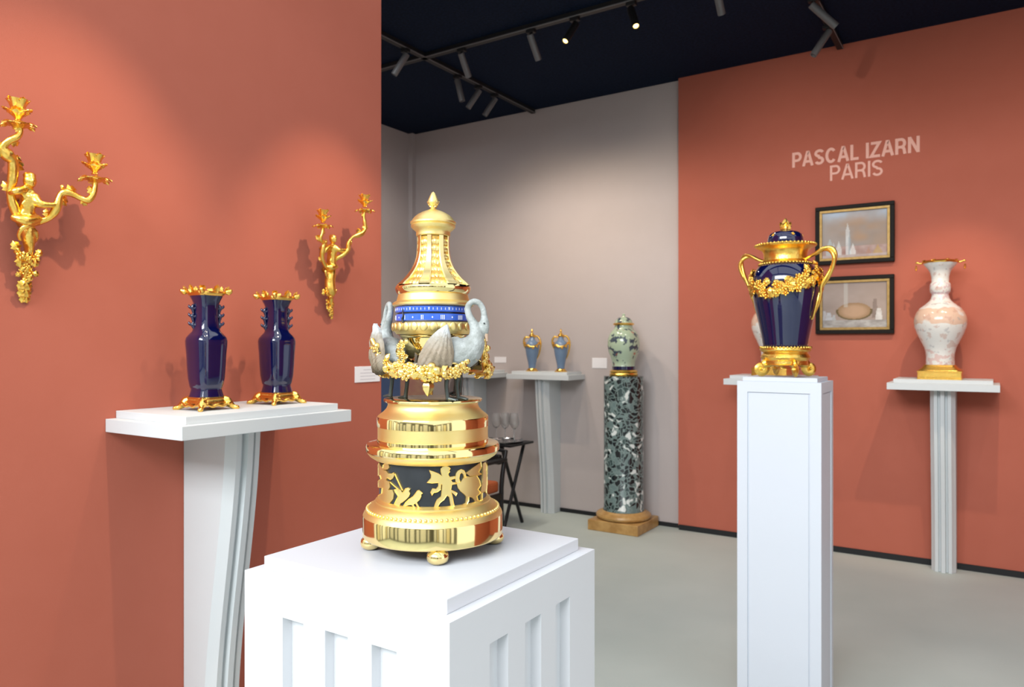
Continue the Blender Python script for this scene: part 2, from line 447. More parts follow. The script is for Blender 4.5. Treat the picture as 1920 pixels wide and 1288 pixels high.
# ================================================================== white display stands and consoles
def main_pedestal():
    t = thing('display_pedestal', 'broad white square pedestal with vertical grooves under the gilt swan clock', 'pedestal', (-.9525, 1.151, 0))
    a = .2475; g = .022; m = MB()
    zt, z0, z1 = 1.02, .10, .951
    m.box(-a+g, a-g, -a+g, a-g, 0, zt-.002)                     # core seen at the bottom of the grooves
    edges = [-a, -.139, -.083, -.028, .028, .083, .139, a]        # stile / groove / stile ...
    for r in range(4):
        M = Matrix.Rotation(r*PI/2, 4, 'Z')
        q = MB()
        q.box(-a, a-g, -a, -a+g, z1, zt); q.box(-a, a-g, -a, -a+g, 0, z0)
        for i in range(0, 7, 2):
            q.box(edges[i], edges[i+1]-(g if i == 6 else 0), -a, -a+g, z0, z1)
        m.add(q.xf(M).v, q.f)
    m.box(-a+g, a-g, -a+g, a-g, zt-.01, zt)
    bm_o = m.build('body', 'white_paint', t, smooth=False)
    b = .2225
    MB().box(-b, b, -b, b, zt, 1.045).build('top_slab', 'white_paint', t, smooth=False, bevel=.0015)
    return t
main_pedestal()

def tall_pedestal():
    t = thing('display_pedestal', 'tall narrow white pedestal with framed panels under the blue two-handled vase', 'pedestal', (-.699, 3.072, 0))
    a, d = .157, .121; zt = 1.308; g = .006
    m = MB(); m.box(-a+g, a-g, -d+g, d-g, 0, zt)
    for sx in (-1, 1):                                            # narrow faces: frame round a sunk panel
        x0, x1 = (a-g, a) if sx > 0 else (-a, -a+g)
        m.box(x0, x1, -d, d, zt-.04, zt); m.box(x0, x1, -d, d, 0, .05)
        m.box(x0, x1, -d, -d+.035, .05, zt-.04); m.box(x0, x1, d-.035, d, .05, zt-.04)
    for sy in (-1, 1):
        y0, y1 = (d-g, d) if sy > 0 else (-d, -d+g)
        m.box(-a+g, a-g, y0, y1, zt-.042, zt); m.box(-a+g, a-g, y0, y1, 0, .05)
        m.box(-a+g, -a+.04, y0, y1, .05, zt-.042); m.box(a-.04, a-g, y0, y1, .05, zt-.042)
    m.build('body', 'cool_white_paint', t, smooth=False)
    p = MB().box(-a+.046, a-.046, -d+g-.003, -d+g+.002, .056, zt-.048); p.build('panel', 'cool_white_paint', t, smooth=False)
    p = MB().box(a-g-.002, a-g+.003, -d+.041, d-.041, .056, zt-.046); p.build('panel', 'cool_white_paint', t, smooth=False)
    MB().box(-a+.017, a-.017, -d+.017, d-.017, zt, zt+.016).build('top_slab', 'cool_white_paint', t, smooth=False, bevel=.001)
    return t
tall_pedestal()

def console(label, loc, rotz, L, D, ztop, wleg=.137, dtop=.283, dbot=.155, legx=0, group='wall consoles'):
    t = thing('wall_console', label, 'console', loc, rotz, group)
    z2, z1, z0 = ztop, ztop-.024, ztop-.066
    s = .034
    MB().box(-L/2, L/2, -D, -.001, z0, z1).build('lower_slab', 'console_paint', t, smooth=False, bevel=.0012)
    MB().box(-L/2+s, L/2-s, -D+s, -.001, z1, z2).build('upper_slab', 'console_paint', t, smooth=False, bevel=.0012)
    # the leg: bowed front with three reeds, swept from the floor up
    h = wleg/2
    sect = [(-h, None), (-h, -.046), (-h+.012, -.030), (-h+.022, -.012), (-.028, -.012), (-.025, -.026), (-.014, -.026), (-.011, 0), (.011, 0), (.014, -.026), (.025, -.026), (.028, -.012), (h-.022, -.012), (h-.012, -.030), (h, -.046), (h, None)]
    n = 26; vs = []; fs = []
    for i in range(n+1):
        u = i/n
        d = dbot+(dtop-dbot)*(.30*u+.70*smoothstep(.12, 1.02, u))
        for x_, q in sect: vs.append((x_+legx, -.0012 if q is None else -(d+q), .001+u*(z0-.002)))
    k = len(sect)
    for i in range(n):
        for j in range(k):
            j2 = (j+1) % k; fs.append((i*k+j, i*k+j2, (i+1)*k+j2, (i+1)*k+j))
    fs.append(tuple(range(k))[::-1]); fs.append(tuple(range(n*k, n*k+k)))
    MB().add(vs, fs).build('leg', 'console_paint', t, angle=25)
    return t
ZC = 1.236
console('white console on the terracotta side wall under two cobalt blue vases', (WX, 1.6165, 0), PI/2, .677, .417, ZC, legx=.005)
console('white console on the terracotta back wall carrying the vase beside the framed pictures', (-.27, YT, 0), 0, .60, .37, ZC)
console('white console almost hidden behind the tall narrow pedestal', (-1.31, YT, 0), 0, .60, .37, ZC)
console('white console on the grey wall under two small grey blue ewers', (-3.24, YB, 0), 0, .6155, .293, ZC-.012, dtop=.25)
console('grey console glimpsed behind the swans, left of the one with ewers', (-4.031, YB, 0), 0, .6155, .293, ZC-.012, dtop=.25)

# ================================================================== the gilt swan clock
CL = (-.9474, 1.1608, 1.045)
clock = thing('swan_clock', 'gilt rotary clock with silvered swans, blue dial rings and dark frieze', 'clock', CL, math.radians(33.13))
def ZY(y): return EYE-(y-647)/929.5-1.045          # picture height on the axis -> height above the pedestal
def prof(lst): return [(hw/929.5, ZY(y)) for y, hw in lst]
for k in range(4):
    a = math.radians(-80+90*k)
    c = (.123*math.cos(a), .123*math.sin(a), 0)
    MB().lathe([(0, 0), (.013, .0008), (.0195, .006), (.0215, .013), (.0195, .020), (.013, .0265), (.008, .030), (0, .030)], 28, c=c).build('ball_foot', 'gold_polished', clock)
# plinth: polished drum, bead course, sloping torus up to the frieze
MB().lathe([(0, .026), (.10, .026), (.138, .0265), (.1400, .029), (.1400, .066), (.1392, .0685)], 96).build('base_drum', 'gold_polished', clock)
MB().lathe([(.1392, .0685), (.1380, .072), (.1350, .077), (.1335, .0785), (.1315, .0785), (.1300, .081), (.1255, .087), (.1185, .0925), (.1150, .0945), (.1150, .0975), (.1125, .0985), (.1095, .1020), (.1075, .1025)], 96).build('base_moulding', 'gold_matte', clock)
bd = MB()
for k in range(84):
    a = 2*PI*k/84; bd.ell((.1308*math.cos(a), .1308*math.sin(a), .0812), .0034, None, 8, 5)
tag(bd.build('bead_course', 'gold_matte', clock, 60), kind='stuff')
frieze = MB().lathe([(.1075, .1015), (.1075, .186)], 96).build('frieze_drum', 'patina_black', clock)
RELIEF = [('charioteer_relief', [(-0.97, 0.1639), (-0.845, 0.164), (-0.782, 0.1595), (-0.688, 0.1604), (-0.634, 0.1638), (-0.617, 0.159), (-0.657, 0.1519), (-0.725, 0.1478), (-0.824, 0.1506), (-0.857, 0.1457), (-0.753, 0.1446), (-0.734, 0.1347), (-0.782, 0.1282), (-0.671, 0.1302), (-0.634, 0.1233), (-0.651, 0.113), (-0.759, 0.1025), (-0.803, 0.0973), (-0.984, 0.094), (-1.5, 0.0907), (-1.5, 0.1008), (-1.048, 0.1167), (-1.015, 0.1277), (-1.5, 0.1208), (-1.5, 0.1289), (-1.084, 0.1446), (-1.15, 0.15), (-1.5, 0.1429), (-1.5, 0.1529), (-1.5, 0.159), (-1.176, 0.1744), (-1.048, 0.1698), (-0.993, 0.1674), (-0.97, 0.1736), (-0.857, 0.179), (-0.772, 0.1769), (-0.753, 0.172), (-0.803, 0.1669)]),
  ('rein', [(-0.629, 0.1614), (-0.597, 0.1617), (-0.427, 0.1318), (-0.455, 0.131)]),
  ('rein', [(-0.753, 0.144), (-0.725, 0.145), (-0.513, 0.1329), (-0.535, 0.1314)]),
  ('bird_relief', [(-0.637, 0.1309), (-0.573, 0.1332), (-0.483, 0.1326), (-0.448, 0.1273), (-0.42, 0.1306), (-0.387, 0.1359), (-0.334, 0.1378), (-0.289, 0.1354), (-0.318, 0.1314), (-0.293, 0.1266), (-0.318, 0.1208), (-0.373, 0.1147), (-0.441, 0.1091), (-0.483, 0.1068), (-0.513, 0.0995), (-0.637, 0.1024), (-0.589, 0.1112), (-0.542, 0.1194), (-0.605, 0.1262)]),
  ('bird_relief', [(-0.199, 0.1283), (-0.172, 0.1328), (-0.136, 0.1342), (-0.1, 0.1314), (-0.067, 0.1281), (-0.097, 0.1265), (-0.093, 0.1224), (-0.122, 0.1161), (-0.172, 0.1107), (-0.13, 0.1023), (-0.1, 0.1014), (-0.16, 0.1007), (-0.202, 0.1086), (-0.233, 0.1067), (-0.196, 0.1002), (-0.233, 0.1), (-0.27, 0.1057), (-0.321, 0.1049), (-0.4, 0.1007), (-0.455, 0.0986), (-0.387, 0.1096), (-0.321, 0.1164), (-0.245, 0.1219)]),
  ('cupid_relief', [(0.254, 0.16), (0.231, 0.1682), (0.231, 0.1738), (0.272, 0.1774), (0.325, 0.1784), (0.379, 0.1762), (0.41, 0.1728), (0.385, 0.1698), (0.398, 0.1666), (0.367, 0.1637), (0.373, 0.1605), (0.392, 0.1572), (0.491, 0.1583), (0.491, 0.1533), (0.416, 0.1514), (0.443, 0.1468), (0.517, 0.1461), (0.517, 0.143), (0.431, 0.1419), (0.416, 0.1332), (0.491, 0.1287), (0.532, 0.1258), (0.504, 0.1198), (0.466, 0.1237), (0.422, 0.1281), (0.443, 0.1204), (0.462, 0.1101), (0.479, 0.1012), (0.51, 0.098), (0.416, 0.0983), (0.398, 0.1082), (0.379, 0.1197), (0.343, 0.1225), (0.295, 0.1153), (0.225, 0.1095), (0.19, 0.1034), (0.231, 0.1007), (0.109, 0.0989), (0.132, 0.1073), (0.167, 0.116), (0.239, 0.1219), (0.248, 0.1318), (0.258, 0.1431), (0.242, 0.1444), (0.237, 0.1344), (0.178, 0.1297), (0.115, 0.1286), (0.086, 0.1234), (0.057, 0.13), (0.092, 0.1374), (0.155, 0.1362), (0.19, 0.1409), (0.19, 0.1471), (0.086, 0.1464), (-0.007, 0.1478), (0.063, 0.1562), (0.069, 0.1624), (0.034, 0.1718), (0.121, 0.1685), (0.202, 0.1646)]),
  ('swan_relief', [(0.504, 0.1437), (0.489, 0.1539), (0.504, 0.1626), (0.543, 0.1679), (0.603, 0.1702), (0.666, 0.1673), (0.702, 0.1605), (0.712, 0.1528), (0.666, 0.1521), (0.652, 0.1586), (0.617, 0.1628), (0.583, 0.1606), (0.569, 0.1531), (0.59, 0.1453)]),
  ('swan_relief', [(0.517, 0.1442), (0.59, 0.1451), (0.68, 0.1563), (0.802, 0.1529), (0.98, 0.1528), (1.071, 0.1422), (1.115, 0.1311), (1.022, 0.1249), (1.115, 0.1167), (0.99, 0.1123), (1.022, 0.1042), (1.168, 0.0961), (1.115, 0.0939), (0.922, 0.0977), (0.937, 0.1039), (0.851, 0.1122), (0.778, 0.1147), (0.773, 0.1073), (0.724, 0.0998), (0.569, 0.0998), (0.698, 0.1053), (0.712, 0.1159), (0.68, 0.1202), (0.596, 0.1276), (0.543, 0.1345)]),
  ('swan_relief', [(0.702, 0.1618), (0.869, 0.1699), (1.115, 0.1779), (1.146, 0.167), (1.048, 0.1582), (1.154, 0.1523), (0.98, 0.1521), (0.802, 0.1535)]),
  ('tree_relief', [(1.182, 0.173), (1.301, 0.1737), (1.452, 0.1645), (1.397, 0.1548), (1.5, 0.1409), (1.452, 0.1218), (1.397, 0.1097), (1.301, 0.1156), (1.182, 0.1154), (1.174, 0.0992), (1.115, 0.1005), (1.095, 0.1171), (1.174, 0.1378), (1.182, 0.1533)])]
def relief(name, poly, rot):
    R0, R1 = .1068, .1118
    bm = bmesh.new()
    # finely cut outline so that the cast figure follows the drum
    pts = []
    for i, (t, z) in enumerate(poly):
        t2, z2 = poly[(i+1) % len(poly)]
        n = max(1, int(abs(t2-t)/.12))
        for k in range(n): pts.append((t+(t2-t)*k/n, z+(z2-z)*k/n))
    vs = [bm.verts.new((t*R1, z, 0)) for t, z in pts]
    f = bm.faces.new(vs)
    r = bmesh.ops.extrude_face_region(bm, geom=[f])
    top = [e for e in r['geom'] if isinstance(e, bmesh.types.BMFace)]
    for v_ in {v for q in top for v in q.verts}: v_.co.z += .0036
    bmesh.ops.inset_region(bm, faces=top, thickness=.0009, depth=.0016, use_even_offset=False)
    bmesh.ops.triangulate(bm, faces=bm.faces[:])
    bmesh.ops.subdivide_edges(bm, edges=[e for e in bm.edges if abs(e.verts[0].co.x-e.verts[1].co.x) > .016], cuts=1)
    for v in bm.verts:
        t = v.co.x/R1+rot; rr = R0+v.co.z
        v.co = (rr*math.sin(t), -rr*math.cos(t), v.co.y)
    bmesh.ops.recalc_face_normals(bm, faces=bm.faces)
    me = bpy.data.meshes.new(name); bm.to_mesh(me); bm.free()
    me.materials.append(MATS['gold_matte']); finish(me, 30, True)
    return inst(name, me, frieze)
for rot in (0, PI):
    for nm, poly in RELIEF: relief(nm, poly, rot)
# drum above the frieze: cavetto, flange, polished and matte bands, neck and swan plate
MB().lathe([(.1075, .1845), (.1092, .187), (.1070, .190), (.1085, .192)] + prof([(857, 108), (851, 117), (846, 121), (843.5, 122)]), 96).build('flange_underside', 'gold_matte', clock)
MB().lathe(prof([(843.5, 122), (841, 124.5), (833, 124.5), (829, 122), (827, 113), (826, 104)]), 96).build('flange', 'gold_polished', clock)
MB().lathe(prof([(826, 104), (820.5, 104), (820, 102.5)]), 96).build('polished_band', 'gold_polished', clock)
MB().lathe(prof([(820.3, 102.6), (797, 102.6)]), 96).build('matte_band', 'gold_matte', clock)
MB().lathe(prof([(797.2, 102.6), (796.8, 104), (781, 104), (779, 103)]), 96).build('polished_band', 'gold_polished', clock)
MB().lathe(prof([(779, 103), (776, 100), (770, 92), (764, 86.5), (758, 84), (754, 84.5)]), 96).build('neck_moulding', 'gold_matte', clock)
MB().lathe(prof([(754, 84.5), (752, 90.5), (749, 92), (747, 91.5), (746, 89)])+[(0, ZY(746))], 96).build('swan_plate', 'gold_polished', clock)
# the urn: turned foot hidden by the garland, bowl with egg moulding
MB().lathe(prof([(703, 0), (702, 6), (694, 17), (686, 30), (678, 41), (668, 49), (655, 55), (640, 58), (634, 59), (632, 62), (629, 63), (627, 68)]), 80).build('bowl', 'gold_polished', clock)
MB().lathe(prof([(627, 68), (623, 71), (619, 74), (613, 75.5), (608, 74), (605, 71), (604, 68)]), 80).build('bowl_rim', 'gold_matte', clock)
for k in range(26):
    a = 2*PI*k/26; r = 75.0/929.5
    inst('egg', EGG_G, clock, (r*math.cos(a), r*math.sin(a), ZY(613.5)), (0, 0, a+PI/2), (.0080, .0042, .0070))
# two turning dial rings
r1 = MB().lathe(prof([(604, 60), (603.5, 69), (602, 70.5), (592, 70.5), (590.5, 69), (590, 60)]), 96).build('hour_ring', 'enamel_blue', clock)
r2 = MB().lathe(prof([(587.5, 60), (587.3, 69), (586, 70.2), (577.5, 70.2), (576, 69), (575.8, 60)]), 96).build('minute_ring', 'enamel_blue', clock)
MB().lathe(prof([(605, 66.5), (575, 66.5)]), 64).build('ring_core', 'patina_black', clock)
RD = 70.5/929.5
def stroke(m, a0, z0, a1, z1, w, R):
    dx, dz = (a1-a0)*R, z1-z0; l = math.hypot(dx, dz); nx, nz = -dz/l*w/2, dx/l*w/2
    q = [(a0*R+nx, z0+nz), (a0*R-nx, z0-nz), (a1*R-nx, z1-nz), (a1*R+nx, z1+nz)]
    m.prism(q, R-.0003, R+.0004, lambda u, v, h: (h*math.sin(u/R), -h*math.cos(u/R), v))
ROMAN = ['I', 'II', 'III', 'IIII', 'V', 'VI', 'VII', 'VIII', 'IX', 'X', 'XI', 'XII']
zc_, hh = (ZY(602)+ZY(592))/2, .0043
for k, s in enumerate(ROMAN):
    a = math.radians(-40+30*k); m = MB(); w = .0032; x_ = -(len(s)-1)*w/2
    for ch in s:
        aa = lambda d: a+(x_+d)/RD
        if ch == 'I': stroke(m, aa(0), zc_-hh, aa(0), zc_+hh, .0013, RD)
        if ch == 'V': stroke(m, aa(-.0016), zc_+hh, aa(0), zc_-hh, .0012, RD); stroke(m, aa(.0016), zc_+hh, aa(0), zc_-hh, .0009, RD)
        if ch == 'X': stroke(m, aa(-.0016), zc_+hh, aa(.0016), zc_-hh, .0012, RD); stroke(m, aa(.0016), zc_+hh, aa(-.0016), zc_-hh, .0009, RD)
        x_ += w
    m.build('numeral', 'enamel_white', r1, smooth=False)
    m = MB(); a += math.radians(15)
    stroke(m, a-.0016/RD, zc_, a+.0016/RD, zc_, .0008, RD); stroke(m, a, zc_-.0017, a, zc_+.0017, .0014, RD)
    m.build('star_mark', 'enamel_white', r1, smooth=False)
m = MB(); R2 = 70.2/929.5; z_ = (ZY(586)+ZY(577.5))/2
for k in range(60):
    a = 2*PI*k/60
    stroke(m, a, z_-.0022, a, z_+.0022, .0009 if k % 5 else .0018, R2)
    if k % 5 == 0: stroke(m, a-.0016/R2, z_+.0022, a+.0016/R2, z_+.0022, .0009, R2)
tag(m.build('minute_marks', 'enamel_white', r2, smooth=False), kind='stuff')
a = math.radians(-43)
MB().tube([(72.5/929.5*math.sin(a+d), -72.5/929.5*math.cos(a+d), ZY(y), r) for d, y, r in ((.03, 606, .0022), (-.02, 600, .0018), (.03, 594, .0016), (0, 588, .0014), (.02, 582, .0007))], 8, 5).build('dial_pointer', 'patina_black', clock)
# cornice and pierced bell-shaped cover
MB().lathe(prof([(575.8, 66), (575, 73), (573, 75.5), (569.5, 75.5), (567, 72), (565, 68), (557, 66), (553, 65)]), 96).build('cornice', 'gold_matte', clock)
MB().lathe(prof([(553, 65), (551, 67), (547.5, 69), (544, 70), (541, 70.5), (538.5, 69.5), (536, 67)]), 96).build('cover_moulding', 'gold_polished', clock)
BELL = [(536, 67), (531, 63), (523, 54), (510, 43.5), (497, 36), (481, 31), (462, 29.3), (444, 29.3)]
MB().lathe([(r*.90, z) for r, z in prof(BELL)], 64).build('cover_body', 'gold_recess_shade', clock)
bp = catmull(prof(BELL), 4)
for k in range(8):
    a0 = math.radians(-98+45*k); vs = []; fs = []
    for r, z in bp:
        for j, (da, dr) in enumerate(((-.165, .88), (-.165, 1.0), (-.125, 1.04), (.125, 1.04), (.165, 1.0), (.165, .88))):
            vs.append((r*dr*math.cos(a0+da), r*dr*math.sin(a0+da), z))
    for i in range(len(bp)-1):
        for j in range(5): q = i*6+j; fs.append((q, q+1, q+7, q+6))
    MB().add(vs, fs).build('cover_rib', 'gold_satin', clock, 30)
    ac = a0+math.radians(22.5); m = MB()
    for i in range(7):
        u = i/6; y = 533-u*(533-456); idx = next(j for j in range(len(BELL)-1) if BELL[j][0] >= y >= BELL[j+1][0])
        (ya, ha), (yb, hb) = BELL[idx], BELL[idx+1]; hw = ha+(hb-ha)*(ya-y)/(ya-yb); r = hw/929.5*.93
        slope = math.atan2((hb-ha), (ya-yb))
        for aa, tw, sc_ in ((ac-.105, .55, .24), (ac+.105, -.55, .24), (ac, 0, .27)):
            nrm = Vector((math.cos(aa)*math.cos(slope), math.sin(aa)*math.cos(slope), -math.sin(slope)))
            upv = Vector((math.cos(aa)*math.sin(slope), math.sin(aa)*math.sin(slope), math.cos(slope)))
            tx = upv*math.cos(tw)+nrm.cross(upv)*math.sin(tw)
            ty = nrm.cross(tx)
            M = Matrix.Translation((r*math.cos(aa), r*math.sin(aa), ZY(y)-.004)) @ Matrix(((tx.x, ty.x, nrm.x, 0), (tx.y, ty.y, nrm.y, 0), (tx.z, ty.z, nrm.z, 0), (0, 0, 0, 1))) @ Matrix.Scale(.0115+.006*(1-u), 4)
            m.add_mesh(LEAF_G, M)
    tag(m.build('acanthus_panel', 'gold_matte', clock, 60), kind='stuff')
MB().lathe(prof([(444, 29.3), (443, 31.5), (440, 32), (437, 31.5), (434, 33), (431, 37), (427, 41), (424, 41.5), (422, 40), (420, 42.5), (417, 42.5), (415, 40), (411, 37.5), (407, 34), (403, 29), (399, 22), (396, 15), (393.5, 8), (392, 5)]), 72).build('cover_cap', 'gold_matte', clock)
fin = MB().lathe(prof([(394, 6.5), (391, 4.6), (388, 5.5), (385, 9), (380, 11.5), (375, 9.5), (368, 6.5), (362, 3.5)])+[(0, ZY(359))], 24).build('finial', 'gold_matte', clock)
for k in range(6):
    a = 2*PI*k/6
    inst('bud_leaf', LEAF_G, fin, (.0065*math.cos(a), .0065*math.sin(a), ZY(388)), (0, -1.25, a), .0125)

# swans: one modelled body, wings, beak and legs, three times round the urn
def swan_parts():
    b = MB()
    b.tube([(-.064, 0, .066, .006), (-.045, 0, .075, .017), (-.018, 0, .084, .029), (.008, 0, .089, .034), (.029, 0, .096, .030), (.042, 0, .110, .0225), (.0465, 0, .127, .0145), (.0415, 0, .146, .0095), (.034, 0, .160, .0074), (.030, 0, .173, .0064), (.032, 0, .184, .0060), (.0415, 0, .1905, .0058), (.0525, 0, .187, .0058), (.0595, 0, .175, .0058), (.0615, 0, .162, .0064), (.0622, 0, .151, .0088), (.0634, 0, .141, .0084), (.0645, 0, .132, .0060), (.0650, 0, .126, .0036)], 16, 5)
    b.ell((-.006, 0, .080), (.047, .030, .026), (0, -.12, 0), 16, 10)
    b.ell((-.058, 0, .064), (.022, .013, .005), (0, .35, 0), 10, 6)
    return b
sw_b = swan_parts()
# wing: leaf-shaped, wrist up, quills down towards the tail
def wing(sgn):
    n, mrow = 34, 26
    lead = catmull([(-.0655, .058), (-.060, .085), (-.046, .112), (-.026, .133), (-.0065, .1455)], 6)
    trail = catmull([(-.058, .050), (-.040, .048), (-.020, .050), (-.003, .058), (.006, .085), (.003, .112), (-.0045, .1445)], 4)
    vs = []; fs = []
    for i in range(n+1):
        u = i/n
        l = lead[min(int(u*(len(lead)-1)+.5), len(lead)-1)]; t = trail[min(int(u*(len(trail)-1)+.5), len(trail)-1)]
        for j in range(mrow+1):
            w = j/mrow
            x_ = l[0]+(t[0]-l[0])*w; z_ = l[1]+(t[1]-l[1])*w
            if z_ < .075: z_ -= .004*abs(math.sin(math.atan2(x_+.004, .150-z_)*19))*(1-smoothstep(.052, .075, z_))
            bulge = .030+.012*math.sin(PI*w)*math.sin(PI*(.15+.8*u))+.010*u
            ang = math.atan2(x_+.004, .150-z_); quill = .0032*abs(math.sin(ang*19))*(1-smoothstep(.085, .135, z_)*.8)+.0012*math.sin(ang*9+z_*190)
            vs.append((x_, sgn*(bulge+quill), z_))
    k = mrow+1
    for i in range(n):
        for j in range(mrow): a = i*k+j; fs.append((a, a+1, a+k+1, a+k))
    m = len(vs); vs += [(x_, y_-sgn*.005, z_) for x_, y_, z_ in vs]
    f2 = [tuple(m+q for q in f[::-1]) for f in fs]; rim = []
    for i in range(n): rim.append((i*k, (i+1)*k, m+(i+1)*k, m+i*k)); rim.append((i*k+mrow, m+i*k+mrow, m+(i+1)*k+mrow, (i+1)*k+mrow))
    for j in range(mrow): rim.append((j, m+j, m+j+1, j+1)); rim.append((n*k+j, n*k+j+1, m+n*k+j+1, m+n*k+j))
    q = MB().add(vs, fs+f2+rim)
    return q
wing_me = [wing(s).mesh('wing', 'swan_wing', 50) for s in (-1, 1)]
beak_me = MB().tube([(.0645, 0, .129, .0045), (.0655, 0, .123, .0036), (.0668, 0, .114, .0022)], 8, 3).mesh('beak', 'beak_tan')
def leg_mesh(sgn, dx):
    m = MB().tube([(dx-.002, sgn*.013, .064, .0085), (dx, sgn*.013, .050, .0058), (dx-.002, sgn*.013, .030, .0042), (dx, sgn*.013, .012, .0042), (dx+.001, sgn*.013, .003, .0046)], 10, 4)
    for da in (-.5, 0, .5):
        m.tube([(dx, sgn*.013, .005, .0035), (dx+.011*math.cos(da), sgn*.013+.011*math.sin(da), .0035, .0026), (dx+.020*math.cos(da), sgn*.013+.020*math.sin(da), .0018, .0014)], 8, 3)
    m.prism([(dx, sgn*.013-.001), (dx+.017, sgn*.013-.0085), (dx+.018, sgn*.013+.0085)], .0006, .0022, lambda u, v, h: (u, v, h))
    return m.mesh('leg', 'leg_bronze')
leg_me = [leg_mesh(-1, -.008), leg_mesh(1, .010)]
eye_me = MB().ell((.0618, -.0095, .148), .0016, None, 8, 5).ell((.0618, .0095, .148), .0016, None, 8, 5).mesh('eyes', 'patina_black')
first = None; ZP = ZY(746)
for a, px_, py_ in ((0, .044, -.070), (116, -.090, -.014), (238, .044, .078)):
    R_ = Matrix.Translation((px_, py_, ZP)) @ Matrix.Rotation(math.radians(a), 4, 'Z')
    if a == 116: R_ = R_ @ Matrix.Translation((0, 0, .001)) @ Matrix.Rotation(math.radians(5), 4, 'X')
    if first is None:
        s = first = sw_b.fuse('swan', 'swan_white', clock, .0022, 3)
        s.matrix_local = R_
    else: s = inst('swan', first.data, clock, M=R_)
    for w in wing_me: inst('wing', w, s)
    for w in leg_me: inst('leg', w, s, (0, -.022, 0) if a == 116 else (0, 0, 0))
    inst('beak', beak_me, s); inst('eyes', eye_me, s)
# flower garland looped from beak to beak
garland = None
ba, br, bz = math.radians(-33.5), .1265, ZP+.118
loops = MB(); spots = []
for k in range(3):
    a0 = ba+k*2*PI/3
    pth = []
    for i in range(25):
        u = i/24; th = a0+u*2*PI/3
        sag = 1-(2*u-1)**4
        pth.append((br-.030*sag+.012*math.sin(PI*u), th, bz-.058*sag**.9-.005*math.sin(PI*u)))
    loops.tube([(r*math.cos(t), r*math.sin(t), z, .0048+.0045*math.sin(PI*i/24)) for i, (r, t, z) in enumerate(pth)], 8, 1)
    spots.append(pth)
garland = loops.build('garland', 'gold_chased', clock, 60)
tag(garland, kind='stuff')
rnd = random.Random(5)
for pth in spots:
    for i in range(1, 24):
        r, t, z = pth[i]; big = .35+.65*math.sin(PI*i/24)
        for j in range(3):
            ph = rnd.uniform(-1.3, 1.3); q = .009*big+.002
            rr = r+q*math.cos(ph)*.9; zz = z+q*math.sin(ph)*1.15
            out = Vector((math.cos(t)*math.cos(ph), math.sin(t)*math.cos(ph), .8*math.sin(ph)))
            tt = t+rnd.uniform(-.05, .05)
            M = Matrix.Translation((rr*math.cos(tt), rr*math.sin(tt), zz)) @ aim(out) @ Matrix.Rotation(rnd.uniform(0, 6), 4, 'Z')
            kind = rnd.random(); sc_ = (.0058+.0052*big)*rnd.uniform(.8, 1.15)
            if kind < .45: inst('flower', ROSE_G, garland, M=M @ Matrix.Scale(sc_, 4))
            elif kind < .8: inst('garland_leaf', LEAF_G, garland, M=M @ Matrix.Scale(sc_*1.7, 4))
            else: inst('fruit', BERRY_G, garland, M=M @ Matrix.Scale(sc_*.8, 4))
for t_ in (math.radians(-128), math.radians(-121)):      # two short falls of blossom below the left swan's wing
    for i in range(9):
        r = .094; z = ZP+.112-.0075*i
        M = Matrix.Translation((r*math.cos(t_), r*math.sin(t_), z)) @ aim((math.cos(t_), math.sin(t_), .2)) @ Matrix.Rotation(i*1.7, 4, 'Z')
        inst('flower' if i % 2 else 'garland_leaf', ROSE_G if i % 2 else LEAF_G, garland, M=M @ Matrix.Scale(.0066 if i % 2 else .011, 4))
pend = MB().lathe([(0, ZY(737)), (.004, ZY(733)), (.0095, ZY(725)), (.011, ZY(718)), (.007, ZY(711)), (.003, ZY(706))], 16, lambda th: 1+.14*math.cos(5*th), c=(0, -.098, 0)).build('garland_drop', 'gold_chased', clock)
